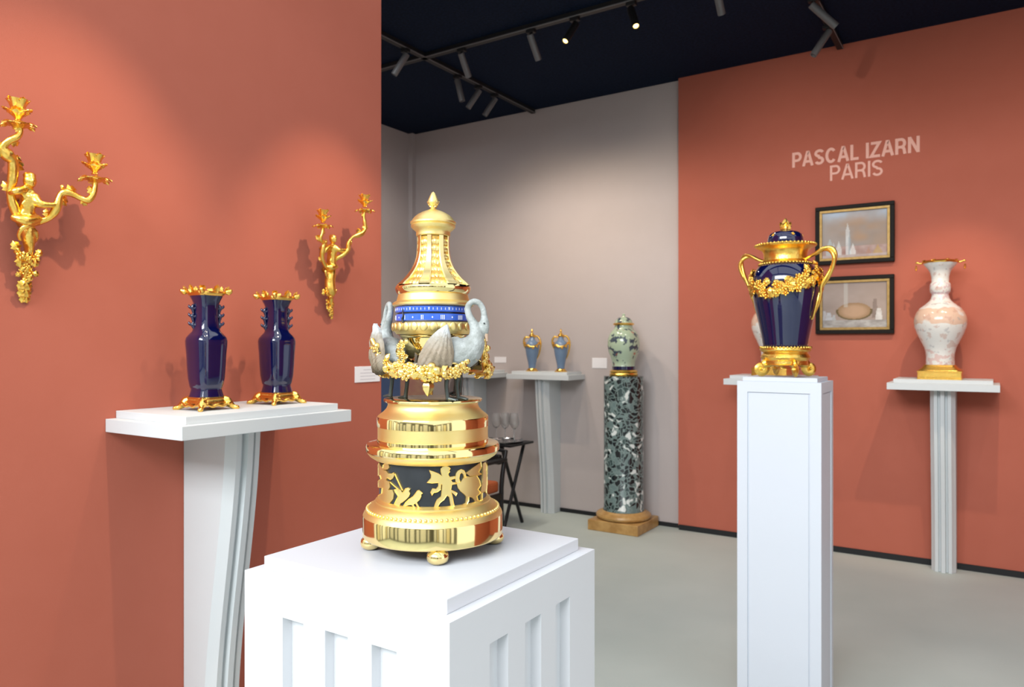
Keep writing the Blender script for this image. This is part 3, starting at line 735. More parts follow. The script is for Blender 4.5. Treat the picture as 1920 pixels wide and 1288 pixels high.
# ================================================================== gilt wall sconces
SCONCE = {'L': {'arm_a': [[-0.049, -0.05, 0.0609, 0.0105], [-0.0661, -0.055, 0.0958, 0.0095], [-0.0759, -0.06, 0.1314, 0.0094], [-0.0746, -0.07, 0.1634, 0.0094], [-0.0746, -0.075, 0.1909, 0.0103], [-0.0788, -0.08, 0.2151, 0.0122], [-0.0946, -0.085, 0.2297, 0.0121], [-0.1049, -0.09, 0.2475, 0.0092], [-0.0967, -0.1, 0.2649, 0.0078], [-0.081, -0.11, 0.2777, 0.0065], [-0.073, -0.115, 0.2928, 0.006], [-0.0756, -0.115, 0.3084, 0.0056]],
   'pan_a': [[-0.0781, -0.115, 0.3124, 0.0486]],
   'sock_a': [[-0.0797, -0.115, 0.3212, 0.013], [-0.0852, -0.115, 0.3822, 0.024]],
   'arm_b': [[-0.0207, -0.05, 0.0505, 0.0096], [0.0015, -0.06, 0.06, 0.0082], [0.0172, -0.075, 0.0681, 0.0083], [0.0285, -0.09, 0.0878, 0.0088], [0.0329, -0.1, 0.1118, 0.0087], [0.0374, -0.105, 0.1363, 0.0078], [0.0489, -0.11, 0.1464, 0.0078], [0.0674, -0.115, 0.1427, 0.0074], [0.0886, -0.12, 0.1334, 0.0069], [0.1053, -0.125, 0.1307, 0.007], [0.1173, -0.13, 0.1471, 0.008], [0.1232, -0.13, 0.168, 0.006], [0.1246, -0.13, 0.1883, 0.0055]],
   'pan_b': [[0.1232, -0.13, 0.1955, 0.0499]],
   'sock_b': [[0.1232, -0.13, 0.2105, 0.012], [0.1261, -0.13, 0.2695, 0.023]],
   'head': [[-0.0361, -0.085, 0.1663, 0.0171]],
   'hat': [[-0.0352, -0.085, 0.1822, 0.0143]],
   'torso': [[-0.0325, -0.075, 0.1444, 0.0086], [-0.0317, -0.07, 0.1308, 0.021], [-0.0325, -0.065, 0.1049, 0.022], [-0.0338, -0.06, 0.0765, 0.0201], [-0.0295, -0.055, 0.0537, 0.0249]],
   'armL': [[-0.049, -0.075, 0.1391, 0.0114], [-0.0703, -0.085, 0.1319, 0.0089], [-0.0775, -0.07, 0.1276, 0.0075]],
   'armR': [[-0.0229, -0.08, 0.124, 0.0124], [-0.0165, -0.095, 0.1043, 0.0105], [0.0057, -0.1, 0.1026, 0.0072], [0.0261, -0.1, 0.1068, 0.0063]],
   'cloth': [[-0.0704, -0.06, 0.0607, 0.0104], [-0.0576, -0.075, 0.055, 0.0142], [-0.0382, -0.08, 0.0525, 0.0152], [-0.0052, -0.07, 0.0654, 0.0116]],
   'scroll': [[-0.0029, -0.065, 0.0541, 0.0068], [-0.0339, -0.08, 0.0413, 0.0076], [-0.0512, -0.075, 0.0299, 0.0071], [-0.0546, -0.06, 0.0117, 0.0057], [-0.0447, -0.05, -0.0029, 0.0043]],
   'scroll2': [[-0.0229, -0.06, 0.0349, 0.0058], [-0.0096, -0.06, 0.027, 0.0063], [-0.0011, -0.05, 0.012, 0.0053], [-0.0007, -0.04, -0.0018, 0.0034]],
   'trunk': [[-0.0229, -0.04, 0.056, 0.0217], [-0.0238, -0.045, 0.0265, 0.0202], [-0.0198, -0.04, -0.0016, 0.0174], [-0.0141, -0.03, -0.0245, 0.0136], [-0.0164, -0.025, -0.0584, 0.0107], [-0.0199, -0.018, -0.102, 0.0097], [-0.0182, -0.012, -0.1308, 0.0097]],
   'flowers': [[-0.0456, -0.045, -0.0409, 0.0191], [-0.0007, -0.04, -0.0456, 0.0146], [-0.026, -0.05, -0.0512, 0.0115], [-0.0251, -0.04, -0.0746, 0.0096], [-0.0317, -0.03, -0.0891, 0.0106], [-0.0114, -0.035, -0.0915, 0.0126], [-0.0252, -0.03, -0.1175, 0.0116]],
   'tip': [[-0.0252, -0.03, -0.1175, 0.0145], [-0.0226, -0.022, -0.1364, 0.0146], [-0.0165, -0.01, -0.155, 0.0127]],
   'leafs': [[-0.0954, -0.085, 0.2225, 0.013], [-0.0703, -0.085, 0.2138, 0.0112], [-0.0788, -0.08, 0.1847, 0.0093], [0.0373, -0.11, 0.1551, 0.0068], [0.11, -0.13, 0.1558, 0.0079], [-0.0788, -0.065, 0.1397, 0.0084]]},
 'R': {'arm_a': [[-0.0292, -0.05, 0.0742, 0.0091], [-0.0748, -0.06, 0.081, 0.0077], [-0.1047, -0.07, 0.1024, 0.0076], [-0.1151, -0.075, 0.1277, 0.0076], [-0.1155, -0.085, 0.1581, 0.0071], [-0.1172, -0.09, 0.1753, 0.0058], [-0.1437, -0.1, 0.1811, 0.0061], [-0.1483, -0.105, 0.1925, 0.0061], [-0.1442, -0.11, 0.2101, 0.0057], [-0.1414, -0.11, 0.2302, 0.0048]],
   'pan_a': [[-0.1414, -0.11, 0.239, 0.043]],
   'sock_a': [[-0.1414, -0.11, 0.2521, 0.0123], [-0.1396, -0.11, 0.3029, 0.0211]],
   'arm_b': [[-0.0387, -0.06, 0.1047, 0.0068], [-0.0315, -0.075, 0.1204, 0.0059], [-0.0169, -0.095, 0.1342, 0.0082], [0.0019, -0.105, 0.1583, 0.0073], [0.0007, -0.11, 0.1852, 0.0064], [0.0147, -0.12, 0.2112, 0.0055], [0.0413, -0.125, 0.2232, 0.0074], [0.0619, -0.13, 0.2346, 0.0092], [0.0781, -0.13, 0.2552, 0.007], [0.0762, -0.13, 0.2828, 0.006], [0.0723, -0.13, 0.3008, 0.0056], [0.0736, -0.13, 0.3242, 0.0056]],
   'pan_b': [[0.0781, -0.13, 0.3332, 0.0445]],
   'sock_b': [[0.0762, -0.13, 0.3477, 0.0121], [0.0762, -0.13, 0.3987, 0.0213]],
   'head': [[-0.0634, -0.085, 0.1977, 0.0153]],
   'hat': [[-0.0634, -0.085, 0.208, 0.0117]],
   'torso': [[-0.054, -0.075, 0.1815, 0.0072], [-0.0529, -0.07, 0.1662, 0.019], [-0.0506, -0.065, 0.1396, 0.0181], [-0.0496, -0.06, 0.1082, 0.0182], [-0.0412, -0.055, 0.082, 0.0219]],
   'armL': [[-0.0738, -0.075, 0.1635, 0.0099], [-0.1009, -0.085, 0.1486, 0.0076], [-0.1138, -0.08, 0.1364, 0.0062]],
   'armR': [[-0.0454, -0.08, 0.164, 0.01], [-0.0384, -0.095, 0.1524, 0.0072], [-0.0094, -0.1, 0.1542, 0.0064]],
   'cloth': [[-0.0807, -0.06, 0.085, 0.0072], [-0.0648, -0.075, 0.0788, 0.0126], [-0.0268, -0.07, 0.0861, 0.0082]],
   'scroll': [[-0.0807, -0.06, 0.067, 0.0063], [-0.0795, -0.06, 0.0513, 0.0063], [-0.0625, -0.05, 0.0351, 0.0045]],
   'scroll2': [[-0.0326, -0.06, 0.0643, 0.0055], [-0.0248, -0.055, 0.0469, 0.0055], [-0.0219, -0.05, 0.029, 0.0037]],
   'trunk': [[-0.0351, -0.04, 0.0766, 0.0201], [-0.0463, -0.05, 0.0455, 0.02], [-0.0475, -0.05, 0.0135, 0.02], [-0.045, -0.05, -0.0136, 0.0209], [-0.0345, -0.04, -0.0309, 0.0174], [-0.0257, -0.03, -0.0438, 0.011], [-0.0146, -0.02, -0.0751, 0.0111], [-0.0074, -0.015, -0.1024, 0.0093]],
   'flowers': [[-0.0655, -0.05, -0.0262, 0.0118], [-0.0262, -0.05, -0.0239, 0.0119], [-0.0463, -0.05, -0.0388, 0.01], [-0.0349, -0.03, -0.0626, 0.0082], [-0.0153, -0.03, -0.0708, 0.0074], [-0.0318, -0.03, -0.0854, 0.0073], [-0.0202, -0.03, -0.0987, 0.0074]],
   'tip': [[-0.0239, -0.03, -0.085, 0.011], [-0.0127, -0.022, -0.1051, 0.0102], [-0.0009, -0.012, -0.123, 0.0065]],
   'leafs': [[-0.1581, -0.1, 0.1785, 0.0096], [-0.1113, -0.09, 0.176, 0.0089], [0.0044, -0.105, 0.1563, 0.0091], [0.0509, -0.125, 0.229, 0.0101], [0.0716, -0.13, 0.2474, 0.0093]]}}
def socket(parent, lo, hi, mt='gold_yellow'):
    """flower-shaped candle socket standing on its drip pan"""
    x0, y0, z0, r0 = lo; h = hi[2]-z0; r1 = hi[3]*1.15
    s = MB().lathe([(0, 0), (r0*.8, 0), (r0*.55, h*.10), (r0*.9, h*.22), (r1*.80, h*.36), (r1*.86, h*.5), (r1*.62, h*.62), (r1*.75, h*.80), (r1*1.0, h*.98), (r1*.80, h), (r1*.6, h*.9), (r1*.5, h*.7), (0, h*.68)],
                   24, lambda t: 1+.10*math.cos(5*t), c=(x0, y0, z0)).build('candle_socket', mt, parent)
    for k in range(5):
        a = 2*PI*k/5+.4
        inst('petal', LEAF_Y, s, (x0+r1*.5*math.cos(a), y0+r1*.5*math.sin(a), z0+h*.30), (0, -.75, a), r1*1.05)
        inst('petal', LEAF_Y, s, (x0+r1*.62*math.cos(a+.6), y0+r1*.62*math.sin(a+.6), z0+h*.80), (0, -1.0, a+.6), r1*.72)
    return s
def pan(parent, p, mt='gold_yellow'):
    x0, y0, z0, r = p
    d = MB().lathe([(0, -r*.22), (r*.25, -r*.18), (r*.5, -r*.02), (r*.62, r*.0), (r*.5, r*.06), (r*.3, r*.08), (0, r*.1)], 28, lambda t: 1+.12*math.cos(6*t), c=(x0, y0, z0)).build('drip_pan', mt, parent)
    for k in range(6):
        a = 2*PI*k/6+.2
        inst('leaf', LEAF_Y, d, (x0+r*.38*math.cos(a), y0+r*.38*math.sin(a), z0+r*.06), (0, .12, a), r*.62)
    return d
def sconce(D, label, org, rotw):
    t = thing('wall_sconce', label, 'sconce', org, PI/2, 'gilt bronze figure sconces')
    m = MB()                                   # figure: torso, head, arms and drapery melted together
    hx = list(D['head'][0]); hx[3] *= 1.15; m.ell(hx[:3], (hx[3]*.88, hx[3]*.95, hx[3]*1.08), None, 16, 10)
    m.ell((hx[0], hx[1]-hx[3]*.95, hx[2]-hx[3]*.15), hx[3]*.2, None, 8, 6)
    m.ell((hx[0], hx[1]-hx[3]*.6, hx[2]-hx[3]*.62), (hx[3]*.42, hx[3]*.45, hx[3]*.3), None, 8, 6)
    hh_ = D['hat'][0]; m.ell((hh_[0], hh_[1]+.004, hh_[2]), (hh_[3]*1.2, hh_[3]*1.2, hh_[3]*.8), None, 14, 8)
    m.tube([(x_, y_, z_, r*1.22) for x_, y_, z_, r in D['torso']], 14, 4, flat=.75)
    m.tube([(x_, y_, z_, r*1.25) for x_, y_, z_, r in D['armL']], 10, 4); m.tube([(x_, y_, z_, r*1.25) for x_, y_, z_, r in D['armR']], 10, 4)
    for nm in ('armL', 'armR'): e_ = D[nm][-1]; m.ell(e_[:3], e_[3]*1.3, None, 8, 6)
    m.tube(D['cloth'], 12, 4)
    for i, c in enumerate(D['torso'][1:4]):
        for q in range(4): m.ell((c[0]+c[3]*(.5*q-.75), c[1]-c[3]*.62, c[2]+c[3]*(.2*((q+i) % 3)-.2)), (c[3]*.2, c[3]*.2, c[3]*.55), (0, .5-.3*q, 0), 8, 6)
    fig = m.fuse('figure', 'gold_yellow', t, .0032, 2)
    tr = MB().tube([(x_, y_, z_, r*1.12) for x_, y_, z_, r in D['trunk']], 14, 4, flat=.8)
    tr.tube(D['scroll'], 10, 4); tr.tube(D['scroll2'], 10, 4)
    c = D['trunk'][0]; tr.tube([(c[0], 0, c[2], c[3]*.7), (c[0], c[1], c[2], c[3]*.8)], 12, 1)   # reaches the wall
    c = D['trunk'][-2]; tr.tube([(c[0], 0, c[2], c[3]*.7), (c[0], c[1], c[2], c[3]*.8)], 12, 1)
    c = D['torso'][1]; tr.tube([(c[0], 0, c[2], c[3]*.5), (c[0], c[1], c[2], c[3]*.5)], 12, 1)
    stem = tr.fuse('stem', 'gold_yellow', t, .0036, 2)
    rn = random.Random(int(org[1]*100))
    for p in D['flowers']:
        fl = inst('flower', ROSE_Y, stem, p[:3], (PI/2+rn.uniform(-.3, .3), rn.uniform(-.3, .3), rn.uniform(0, 6)), p[3]*1.05)
        for k in range(3):
            a = rn.uniform(0, 2*PI)
            inst('leaf', LEAF_Y, stem, (p[0]+p[3]*.5*math.cos(a), p[1]+.002, p[2]+p[3]*.5*math.sin(a)), (PI/2, -a, 0), p[3]*1.6)
    for k, p in enumerate(D['tip']):
        for sg in (-1, 1):
            inst('leaf', LEAF_Y, stem, (p[0], p[1], p[2]), (PI/2, PI/2+sg*(.55-.12*k), 0), p[3]*2.1)
    for nm in ('a', 'b'):
        P = D['arm_'+nm]
        P = [(x_, y_, z_, r*1.3*(1+.16*math.sin(i*2.3))) for i, (x_, y_, z_, r) in enumerate(P)]
        arm = MB().tube(P, 12, 5).build('arm', 'gold_yellow', t, 60)
        pp = D['pan_'+nm][0]
        for i in range(2, len(P)-1, 2):
            q = P[i]; nx_ = P[i+1]
            a = math.atan2(nx_[2]-q[2], nx_[0]-q[0])
            inst('leaf', LEAF_Y, arm, q[:3], (PI/2, -a-(.6 if i % 4 else -.6), 0), q[3]*3.2)
        pan(t, pp); socket(t, D['sock_'+nm][0], D['sock_'+nm][1])
    for p in D['leafs']:
        inst('leaf', LEAF_Y, t, p[:3], (PI/2, rn.uniform(-2.6, -.6), 0), p[3]*2.0)
    return t
sconce(SCONCE['L'], 'gilt sconce with robed figure and two candle branches, nearest on the left', (WX, 1.054, 1.754), 0)
sconce(SCONCE['R'], 'gilt sconce with slim figure and two branches, beside the end of the terracotta wall', (WX, 2.241, 1.6965), 0)

# ================================================================== the pair of cobalt vases on the side console
def square(n):
    return lambda t: 1/((abs(math.cos(t))**n+abs(math.sin(t))**n)**(1/n))
def cobalt_vase(label, loc):
    t = thing('mounted_vase', label, 'vase', loc, 0, 'cobalt vases on the side console')
    S = 4.6*562.3     # picture scale of the study
    def zz(v): return (1172-v)/S
    k = 1/1.15
    P = [(0, zz(1075)), (143, zz(1075)), (140, zz(1058)), (126, zz(1010)), (124, zz(995)), (134, zz(975)), (148, zz(905)), (156, zz(800)), (161, zz(700)), (168, zz(620)), (170, zz(582)), (163, zz(555)), (142, zz(528)), (116, zz(502)), (104, zz(470)), (96, zz(400)), (95, zz(310)), (101, zz(270)), (114, zz(235)), (130, zz(205)), (136, zz(186)), (125, zz(183)), (105, zz(230)), (0, zz(300))]
    MB().lathe([(r*k/S if r else 0, z) for r, z in P], 72, square(3.6)).build('body', 'cobalt', t, 50)
    # moulded lugs up two sides of the neck
    m = MB()
    for sg in (-1, 1):
        h = MB()
        h.tube([(sg*.036, 0, zz(480), .005), (sg*.042, 0, zz(445), .0062), (sg*.040, 0, zz(420), .004), (sg*.043, 0, zz(370), .0062), (sg*.0395, 0, zz(345), .004), (sg*.0425, 0, zz(300), .0062), (sg*.040, 0, zz(270), .004)], 10, 4)
        for vv in (440, 366, 296):
            h.tube([(sg*.033, 0, zz(vv+8), .005), (sg*.044, 0, zz(vv+4), .006), (sg*.0525, 0, zz(vv-8), .0045), (sg*.053, 0, zz(vv-22), .002)], 8, 4)
        h.xf(Matrix.Rotation(math.radians(57), 4, 'Z'))
        h.build('handle', 'cobalt', t, 60)
    # gilt rim with shells and scrolls
    rim = MB().lathe([(133*k/S, zz(196)), (142*k/S, zz(190)), (152*k/S, zz(175)), (150*k/S, zz(160)), (140*k/S, zz(156)), (128*k/S, zz(166)), (124*k/S, zz(184))], 64, square(3.6)).build('rim_mount', 'gold_warm', t)
    for q in range(4):
        a = PI/4+q*PI/2; r = .0685
        c = (r*math.cos(a), r*math.sin(a), zz(160))
        MB().ell(c, (.012, .009, .0105), (0, .3, a), 10, 8).ell((c[0]*1.13, c[1]*1.13, c[2]+.003), (.006, .008, .008), (0, 0, a), 8, 6).fuse('corner_scroll', 'gold_warm', rim, .0022, 1)
        for d in (-.5, 0, .5):
            inst('leaf', LEAF_W, rim, (.9*c[0], .9*c[1], c[2]), (0, -1.2, a+d), .021)
        a = q*PI/2; c = (.0555*math.cos(a), .0555*math.sin(a), zz(170))
        for d in (-.6, 0, .6):
            inst('leaf', LEAF_W, rim, c, (d*.9 if q % 2 else 0, -PI/2 + (0 if q % 2 else d*.6), a), .026 if d == 0 else .02)
    # pierced base on four splayed feet
    base = MB().lathe([(0, zz(1080)), (146*k/S, zz(1062)), (152*k/S, zz(1072)), (150*k/S, zz(1085)), (158*k/S, zz(1095)), (160*k/S, zz(1115)), (150*k/S, zz(1118)), (0, zz(1105))], 64, square(4.5)).build('base_mount', 'gold_warm', t)
    for q in range(4):
        a = PI/4+q*PI/2
        m = MB().tube([(.050, 0, zz(1090), .013), (.064, 0, zz(1105), .0135), (.076, 0, zz(1132), .010), (.086, 0, zz(1152), .007), (.096, 0, zz(1160), .0075), (.1, 0, zz(1150), .006)], 10, 4, flat=1.25)
        m.ell((.097, 0, .0068), (.008, .010, .0068), None, 10, 6)
        m.tube([(.070, -.018, zz(1125), .005), (.076, 0, zz(1120), .009), (.070, .018, zz(1125), .005)], 8, 4)
        m.xf(Matrix.Rotation(a, 4, 'Z')).fuse('foot', 'gold_warm', base, .0026, 1)
        a2 = q*PI/2
        m = MB().tube([(.060, -.040, zz(1115), .004), (.061, -.020, zz(1138), .005), (.061, 0, zz(1126), .006), (.061, .020, zz(1138), .005), (.060, .040, zz(1115), .004)], 8, 4)
        m.xf(Matrix.Rotation(a2, 4, 'Z')).build('apron', 'gold_warm', base, 60)
    return t
va = cobalt_vase('cobalt blue gilt-mounted vase on the side console, the one farther from the clock', (-2.2, 1.506, ZC))
dup(va, (-2.2, 1.795, ZC), 0, 'cobalt blue gilt-mounted vase on the side console, the one nearer the clock')

# ================================================================== blue two-handled vase on the tall pedestal
def big_vase():
    t = thing('lidded_vase', 'cobalt lidded vase with gilt garland and twisted gold handles on the tall pedestal', 'vase', (-.699, 3.072, 1.328), math.radians(-15))
    S = 3.79*469
    def zz(v): return (1196-v)/S
    L = lambda lst: [(r/S, zz(v)) for v, r in lst]
    MB().lathe(L([(1000, 0), (1000, 146), (985, 150), (940, 158), (900, 166), (800, 187), (700, 210), (600, 227), (540, 232), (500, 228), (455, 208), (425, 188), (405, 172), (400, 150), (400, 0)]), 72).build('body', 'cobalt', t, 50)
    neck = MB().lathe(L([(412, 172), (402, 180), (392, 172), (380, 152), (355, 146), (330, 148), (310, 156), (295, 176), (284, 202), (275, 206), (266, 198), (262, 160), (256, 122)]), 72).build('neck_mount', 'gold_yellow', t)
    bd = MB()
    for k in range(48):
        a = 2*PI*k/48; bd.ell((203/S*math.cos(a), 203/S*math.sin(a), zz(271)), .0055, None, 6, 4)
        bd.ell((178/S*math.cos(a), 178/S*math.sin(a), zz(405)), .005, None, 6, 4)
    tag(bd.build('bead_edge', 'gold_yellow', t, 60), kind='stuff')
    lid = MB().lathe(L([(258, 120), (245, 121), (225, 120), (200, 113), (185, 100), (176, 80), (170, 45), (168, 0)]), 56).build('lid', 'cobalt', t)
    for k in range(10):
        a = 2*PI*k/10; r = 112/S if k % 2 else 82/S; v = 203 if k % 2 else 183
        inst('gilt_stud', ROSE_Y, lid, (r*math.cos(a), r*math.sin(a), zz(v)), M=Matrix.Translation((r*math.cos(a), r*math.sin(a), zz(v))) @ aim((math.cos(a), math.sin(a), .5 if k % 2 else 2)) @ Matrix.Scale(.0075, 4))
    fn = MB().lathe(L([(170, 30), (162, 36), (148, 38), (132, 32), (112, 24), (95, 16), (80, 4), (78, 0)]), 20, lambda a: 1+.1*math.cos(6*a)).build('finial', 'gold_yellow', lid)
    for k in range(6): inst('bud_leaf', LEAF_Y, fn, (.013*math.cos(k*PI/3), .013*math.sin(k*PI/3), zz(160)), (0, -1.42, k*PI/3), .030)
    # each handle is two strands twisted round each other
    for sg in (-1, 1):
        path = catmull([(150, 378, 13), (215, 352, 16), (275, 322, 18), (325, 328, 20), (352, 372, 20), (340, 440, 20), (303, 515, 19), (266, 572, 18), (252, 625, 16), (240, 680, 15), (214, 752, 12), (196, 800, 8)], 5)
        for st in (0, 1):
            pts = []
            for i, (x_, v, r) in enumerate(path):
                ph = i*.23+st*PI; o_ = r*.62/S
                pts.append((sg*(x_/S+o_*math.cos(ph)*.7), o_*math.sin(ph), zz(v)+o_*math.cos(ph)*.5, r*.66/S))
            MB().tube(pts, 8, 1).build('handle_strand', 'gold_yellow', t, 60)
    # vine garland round the shoulder
    rn = random.Random(3)
    core = MB()
    ring = []
    for i in range(73):
        a = 2*PI*i/72; sag = abs(math.sin(a))            # handles at 0 and pi, swags dip between
        v = 490+110*sag**1.1; r = 236-8*sag
        ring.append((r/S*math.cos(a), r/S*math.sin(a), zz(v), .0075))
    g = core.tube(ring, 8, 1, cap=False).build('garland', 'gold_yellow', t, 60)
    for i in range(72):
        a = 2*PI*i/72; sag = abs(math.sin(a)); v = 480+115*sag**1.1
        for j in (-1, 0, 1):
            vv = v+j*34+rn.uniform(-12, 12); aa = a+rn.uniform(-.06, .06)
            hw = 232-max(0, (455-vv))*.5-max(0, vv-600)*.17
            r = (hw+10)/S
            M = Matrix.Translation((r*math.cos(aa), r*math.sin(aa), zz(vv))) @ aim((math.cos(aa), math.sin(aa), .15)) @ Matrix.Rotation(rn.uniform(0, 6), 4, 'Z')
            if rn.random() < .72: inst('vine_leaf', LEAF_Y, g, M=M @ Matrix.Scale(rn.uniform(.025, .034), 4))
            else: inst('vine_flower', ROSE_Y, g, M=M @ Matrix.Scale(rn.uniform(.013, .018), 4))
    fo = MB().lathe(L([(1000, 150), (990, 160), (996, 172), (1012, 174), (1024, 166), (1030, 152), (1036, 150), (1050, 162), (1066, 168), (1082, 158), (1090, 150), (1112, 150), (1118, 158), (1122, 150), (1122, 0)]), 72).build('foot_mount', 'gold_yellow', t)
    bd = MB()
    for k in range(44):
        a = 2*PI*k/44; bd.ell((168/S*math.cos(a), 168/S*math.sin(a), zz(996)), .0058, None, 6, 4)
    tag(bd.build('bead_edge', 'gold_yellow', t, 60), kind='stuff')
    for q in range(4):
        a = math.radians(45+15-10)+q*PI/2
        m = MB()
        sp = []
        for i in range(22):                                # volute
            u = i/21; an = PI*.55+u*3.6*PI*.75; rr = .021*(1-.72*u)
            sp.append((.098+rr*math.cos(an), 0, .0285+rr*math.sin(an), .0065*(1-.3*u)))
        m.tube(sp, 8, 1, flat=2.6)
        m.tube([(.066, 0, zz(1100), .014), (.082, 0, zz(1112), .013), (.093, 0, zz(1122), .010)], 8, 3, flat=1.5)
        m.ell((.098, 0, .0275), (.007, .019, .007), None, 10, 6)
        m.xf(Matrix.Rotation(a, 4, 'Z')).build('scroll_foot', 'gold_yellow', fo, 60)
    return t
big_vase()

# ================================================================== rose-painted vases on the terracotta wall
def rose_vase(label, loc):
    t = thing('mounted_vase', label, 'vase', loc, 0, 'rose-painted vases with gilt bases')
    S = 4.442*297
    def zz(v): return (1080-v)/S
    L = lambda lst: [(r/S, zz(v)) for v, r in lst]
    MB().lathe(L([(968, 0), (966, 108), (945, 105), (900, 104), (860, 108), (820, 117), (760, 145), (700, 172), (650, 189), (600, 196), (560, 190), (525, 176), (490, 152), (455, 108), (430, 82), (410, 69), (380, 62), (370, 64), (362, 70), (355, 75), (325, 78), (295, 77), (284, 72), (275, 64), (230, 66), (195, 74), (170, 86), (145, 106), (128, 120), (112, 126), (108, 118), (150, 90), (220, 50), (220, 0)]), 64).build('body', 'rose_porcelain', t, 50)
    rim = MB().lathe(L([(118, 120), (114, 132), (106, 134), (98, 128), (92, 112), (98, 106), (110, 108)]), 48, lambda a: 1+.03*math.cos(10*a)).build('rim_mount', 'gold_warm', t)
    for sg in (-1, 1):
        arm = MB().tube([(sg*120/S, 0, zz(108), .006), (sg*150/S, 0, zz(110), .005), (sg*172/S, 0, zz(100), .005), (sg*178/S, 0, zz(112), .004)], 8, 4).build('rim_arm', 'gold_warm', rim, 60)
        ring = [(sg*176/S+.004*math.cos(q*PI/6), 0, zz(150)+.0155*math.sin(q*PI/6), .0028) for q in range(13)]
        MB().tube(ring, 6, 1, cap=False).build('drop_ring', 'gold_warm', arm, 60)
    for k in range(8):
        a = k*PI/4+.3
        inst('leaf', LEAF_W, rim, (118/S*math.cos(a), 118/S*math.sin(a), zz(104)), (0, -.5, a+1.4), .03)
    MB().lathe([(0, zz(1010)), (155/S, zz(1008)), (150/S, zz(1000)), (128/S, zz(985)), (116/S, zz(966)), (110/S, zz(960)), (0, zz(958))], 64, square(12)).build('base_neck', 'gold_warm', t)
    MB().lathe([(0, 0), (.1225, 0), (.1225, .010), (.120, .012), (.120, .044), (.123, .046), (.123, .052), (.119, .0535), (0, .0535)], 64, square(30)).build('plinth', 'gold_warm', t, 30)
    return t
rv = rose_vase('white and salmon painted porcelain vase with gilt base right of the pictures', (-.285, 5.385, ZC))
dup(rv, (-1.31, 5.385, ZC), 0, 'painted porcelain vase mostly hidden behind the blue two-handled vase')

# ================================================================== marble column with celadon jar
t = thing('marble_column', 'green speckled marble column on an ochre stone plinth', 'column', (-2.465, 5.40, 0))
MB().box(-.212, .212, -.212, .205, 0, .082).build('plinth', 'ochre_marble', t, smooth=False, bevel=.006)
MB().lathe([(0, .0825), (.195, .0825), (.212, .092), (.218, .107), (.212, .122), (.195, .131), (.180, .134), (.176, .142), (.168, .146), (0, .146)], 64).build('base_ring', 'ochre_marble', t)
MB().lathe([(0, .146), (.163, .146), (.163, .155), (.157, .165), (.157, 1.195), (.156, 1.205), (0, 1.205)], 64).build('shaft', 'green_breccia', t)
t = thing('lidded_jar', 'pale celadon lidded jar with dark flower sprays on the green marble column', 'jar', (-2.465, 5.40, 1.206))
S = 2.8*236
def zz(v): return (376-v)/S
L = lambda lst: [(r/S, zz(v)) for v, r in lst]
MB().lathe(L([(376, 0), (376, 72), (368, 75), (360, 70), (352, 74), (345, 66), (343, 0)]), 48).build('base_mount', 'gold_warm', t)
MB().lathe(L([(343, 60), (325, 61)]), 48).build('blue_band', 'cobalt', t)
MB().lathe(L([(325, 61), (318, 59), (300, 62), (280, 68), (250, 79), (215, 85), (185, 83), (160, 75), (142, 63), (132, 52), (116, 46), (108, 46)]), 56).build('body', 'celadon', t)
MB().lathe(L([(112, 46), (108, 54), (103, 56), (99, 50)]), 48).build('rim_mount', 'gold_warm', t)
ld = MB().lathe(L([(100, 48), (94, 45), (84, 42), (74, 32), (68, 20), (66, 10), (60, 7), (56, 9), (51, 7), (49, 0)]), 40).build('lid', 'celadon', t)

# ================================================================== two small ewers on the grey wall's console
def ewer(label, loc):
    t = thing('ewer', label, 'ewer', loc, math.radians(20), 'grey blue ewers on the grey wall console')
    S = 12.88*216.6
    def zz(v): return (1108-v)/S
    L = lambda lst: [(r/S, zz(v)) for v, r in lst]
    MB().lathe(L([(1108, 0), (1108, 150), (1095, 152), (1080, 128), (1055, 105), (1035, 96), (1030, 0)]), 32).build('foot', 'gold_warm', t)
    MB().lathe(L([(1032, 86), (980, 88), (900, 100), (800, 124), (700, 146), (600, 160), (520, 167), (460, 164), (420, 146), (390, 112), (360, 82), (320, 62), (280, 56), (262, 58)]), 40).build('body', 'grey_blue_glaze', t)
    top = MB().lathe(L([(280, 62), (262, 72), (245, 78), (228, 66), (215, 46), (195, 34), (180, 20), (150, 26), (125, 22), (95, 6), (88, 0)]), 28).build('lid', 'gold_warm', t)
    MB().tube([(x_/S, 0, zz(v), r/S) for x_, v, r in ((50, 300, 18), (90, 262, 22), (150, 280, 24), (195, 360, 24), (212, 450, 22), (200, 560, 20), (175, 680, 16), (140, 770, 12), (110, 830, 8))], 8, 4).build('handle', 'gold_warm', t, 60)
    MB().tube([(x_/S, 0, zz(v), r/S) for x_, v, r in ((-50, 300, 16), (-100, 290, 20), (-160, 285, 22), (-196, 350, 24), (-205, 430, 22), (-185, 510, 18), (-165, 560, 10))], 8, 4).build('handle', 'gold_warm', t, 60)
    g = MB().tube([(168/S*math.cos(a), 168/S*math.sin(a), zz(420+95*abs(math.sin(a))), .008) for a in [2*PI*i/48 for i in range(49)]], 8, 1, cap=False).build('garland', 'gold_warm', t, 60)
    for k in range(16):
        a = 2*PI*k/16; r = 172/S
        inst('leaf', LEAF_W, g, M=Matrix.Translation((r*math.cos(a), r*math.sin(a), zz(425+95*abs(math.sin(a))))) @ aim((math.cos(a), math.sin(a), .2)) @ Matrix.Rotation(k*1.3, 4, 'Z') @ Matrix.Scale(.024, 4))
    return t
ZE = ZC-.012
ew = ewer('small grey blue ewer with gold handles on the grey wall console, left of the two', (-3.349, 5.45, ZE))
dup(ew, (-3.064, 5.45, ZE), math.radians(20), 'small grey blue ewer with gold handles on the grey wall console, right of the two')

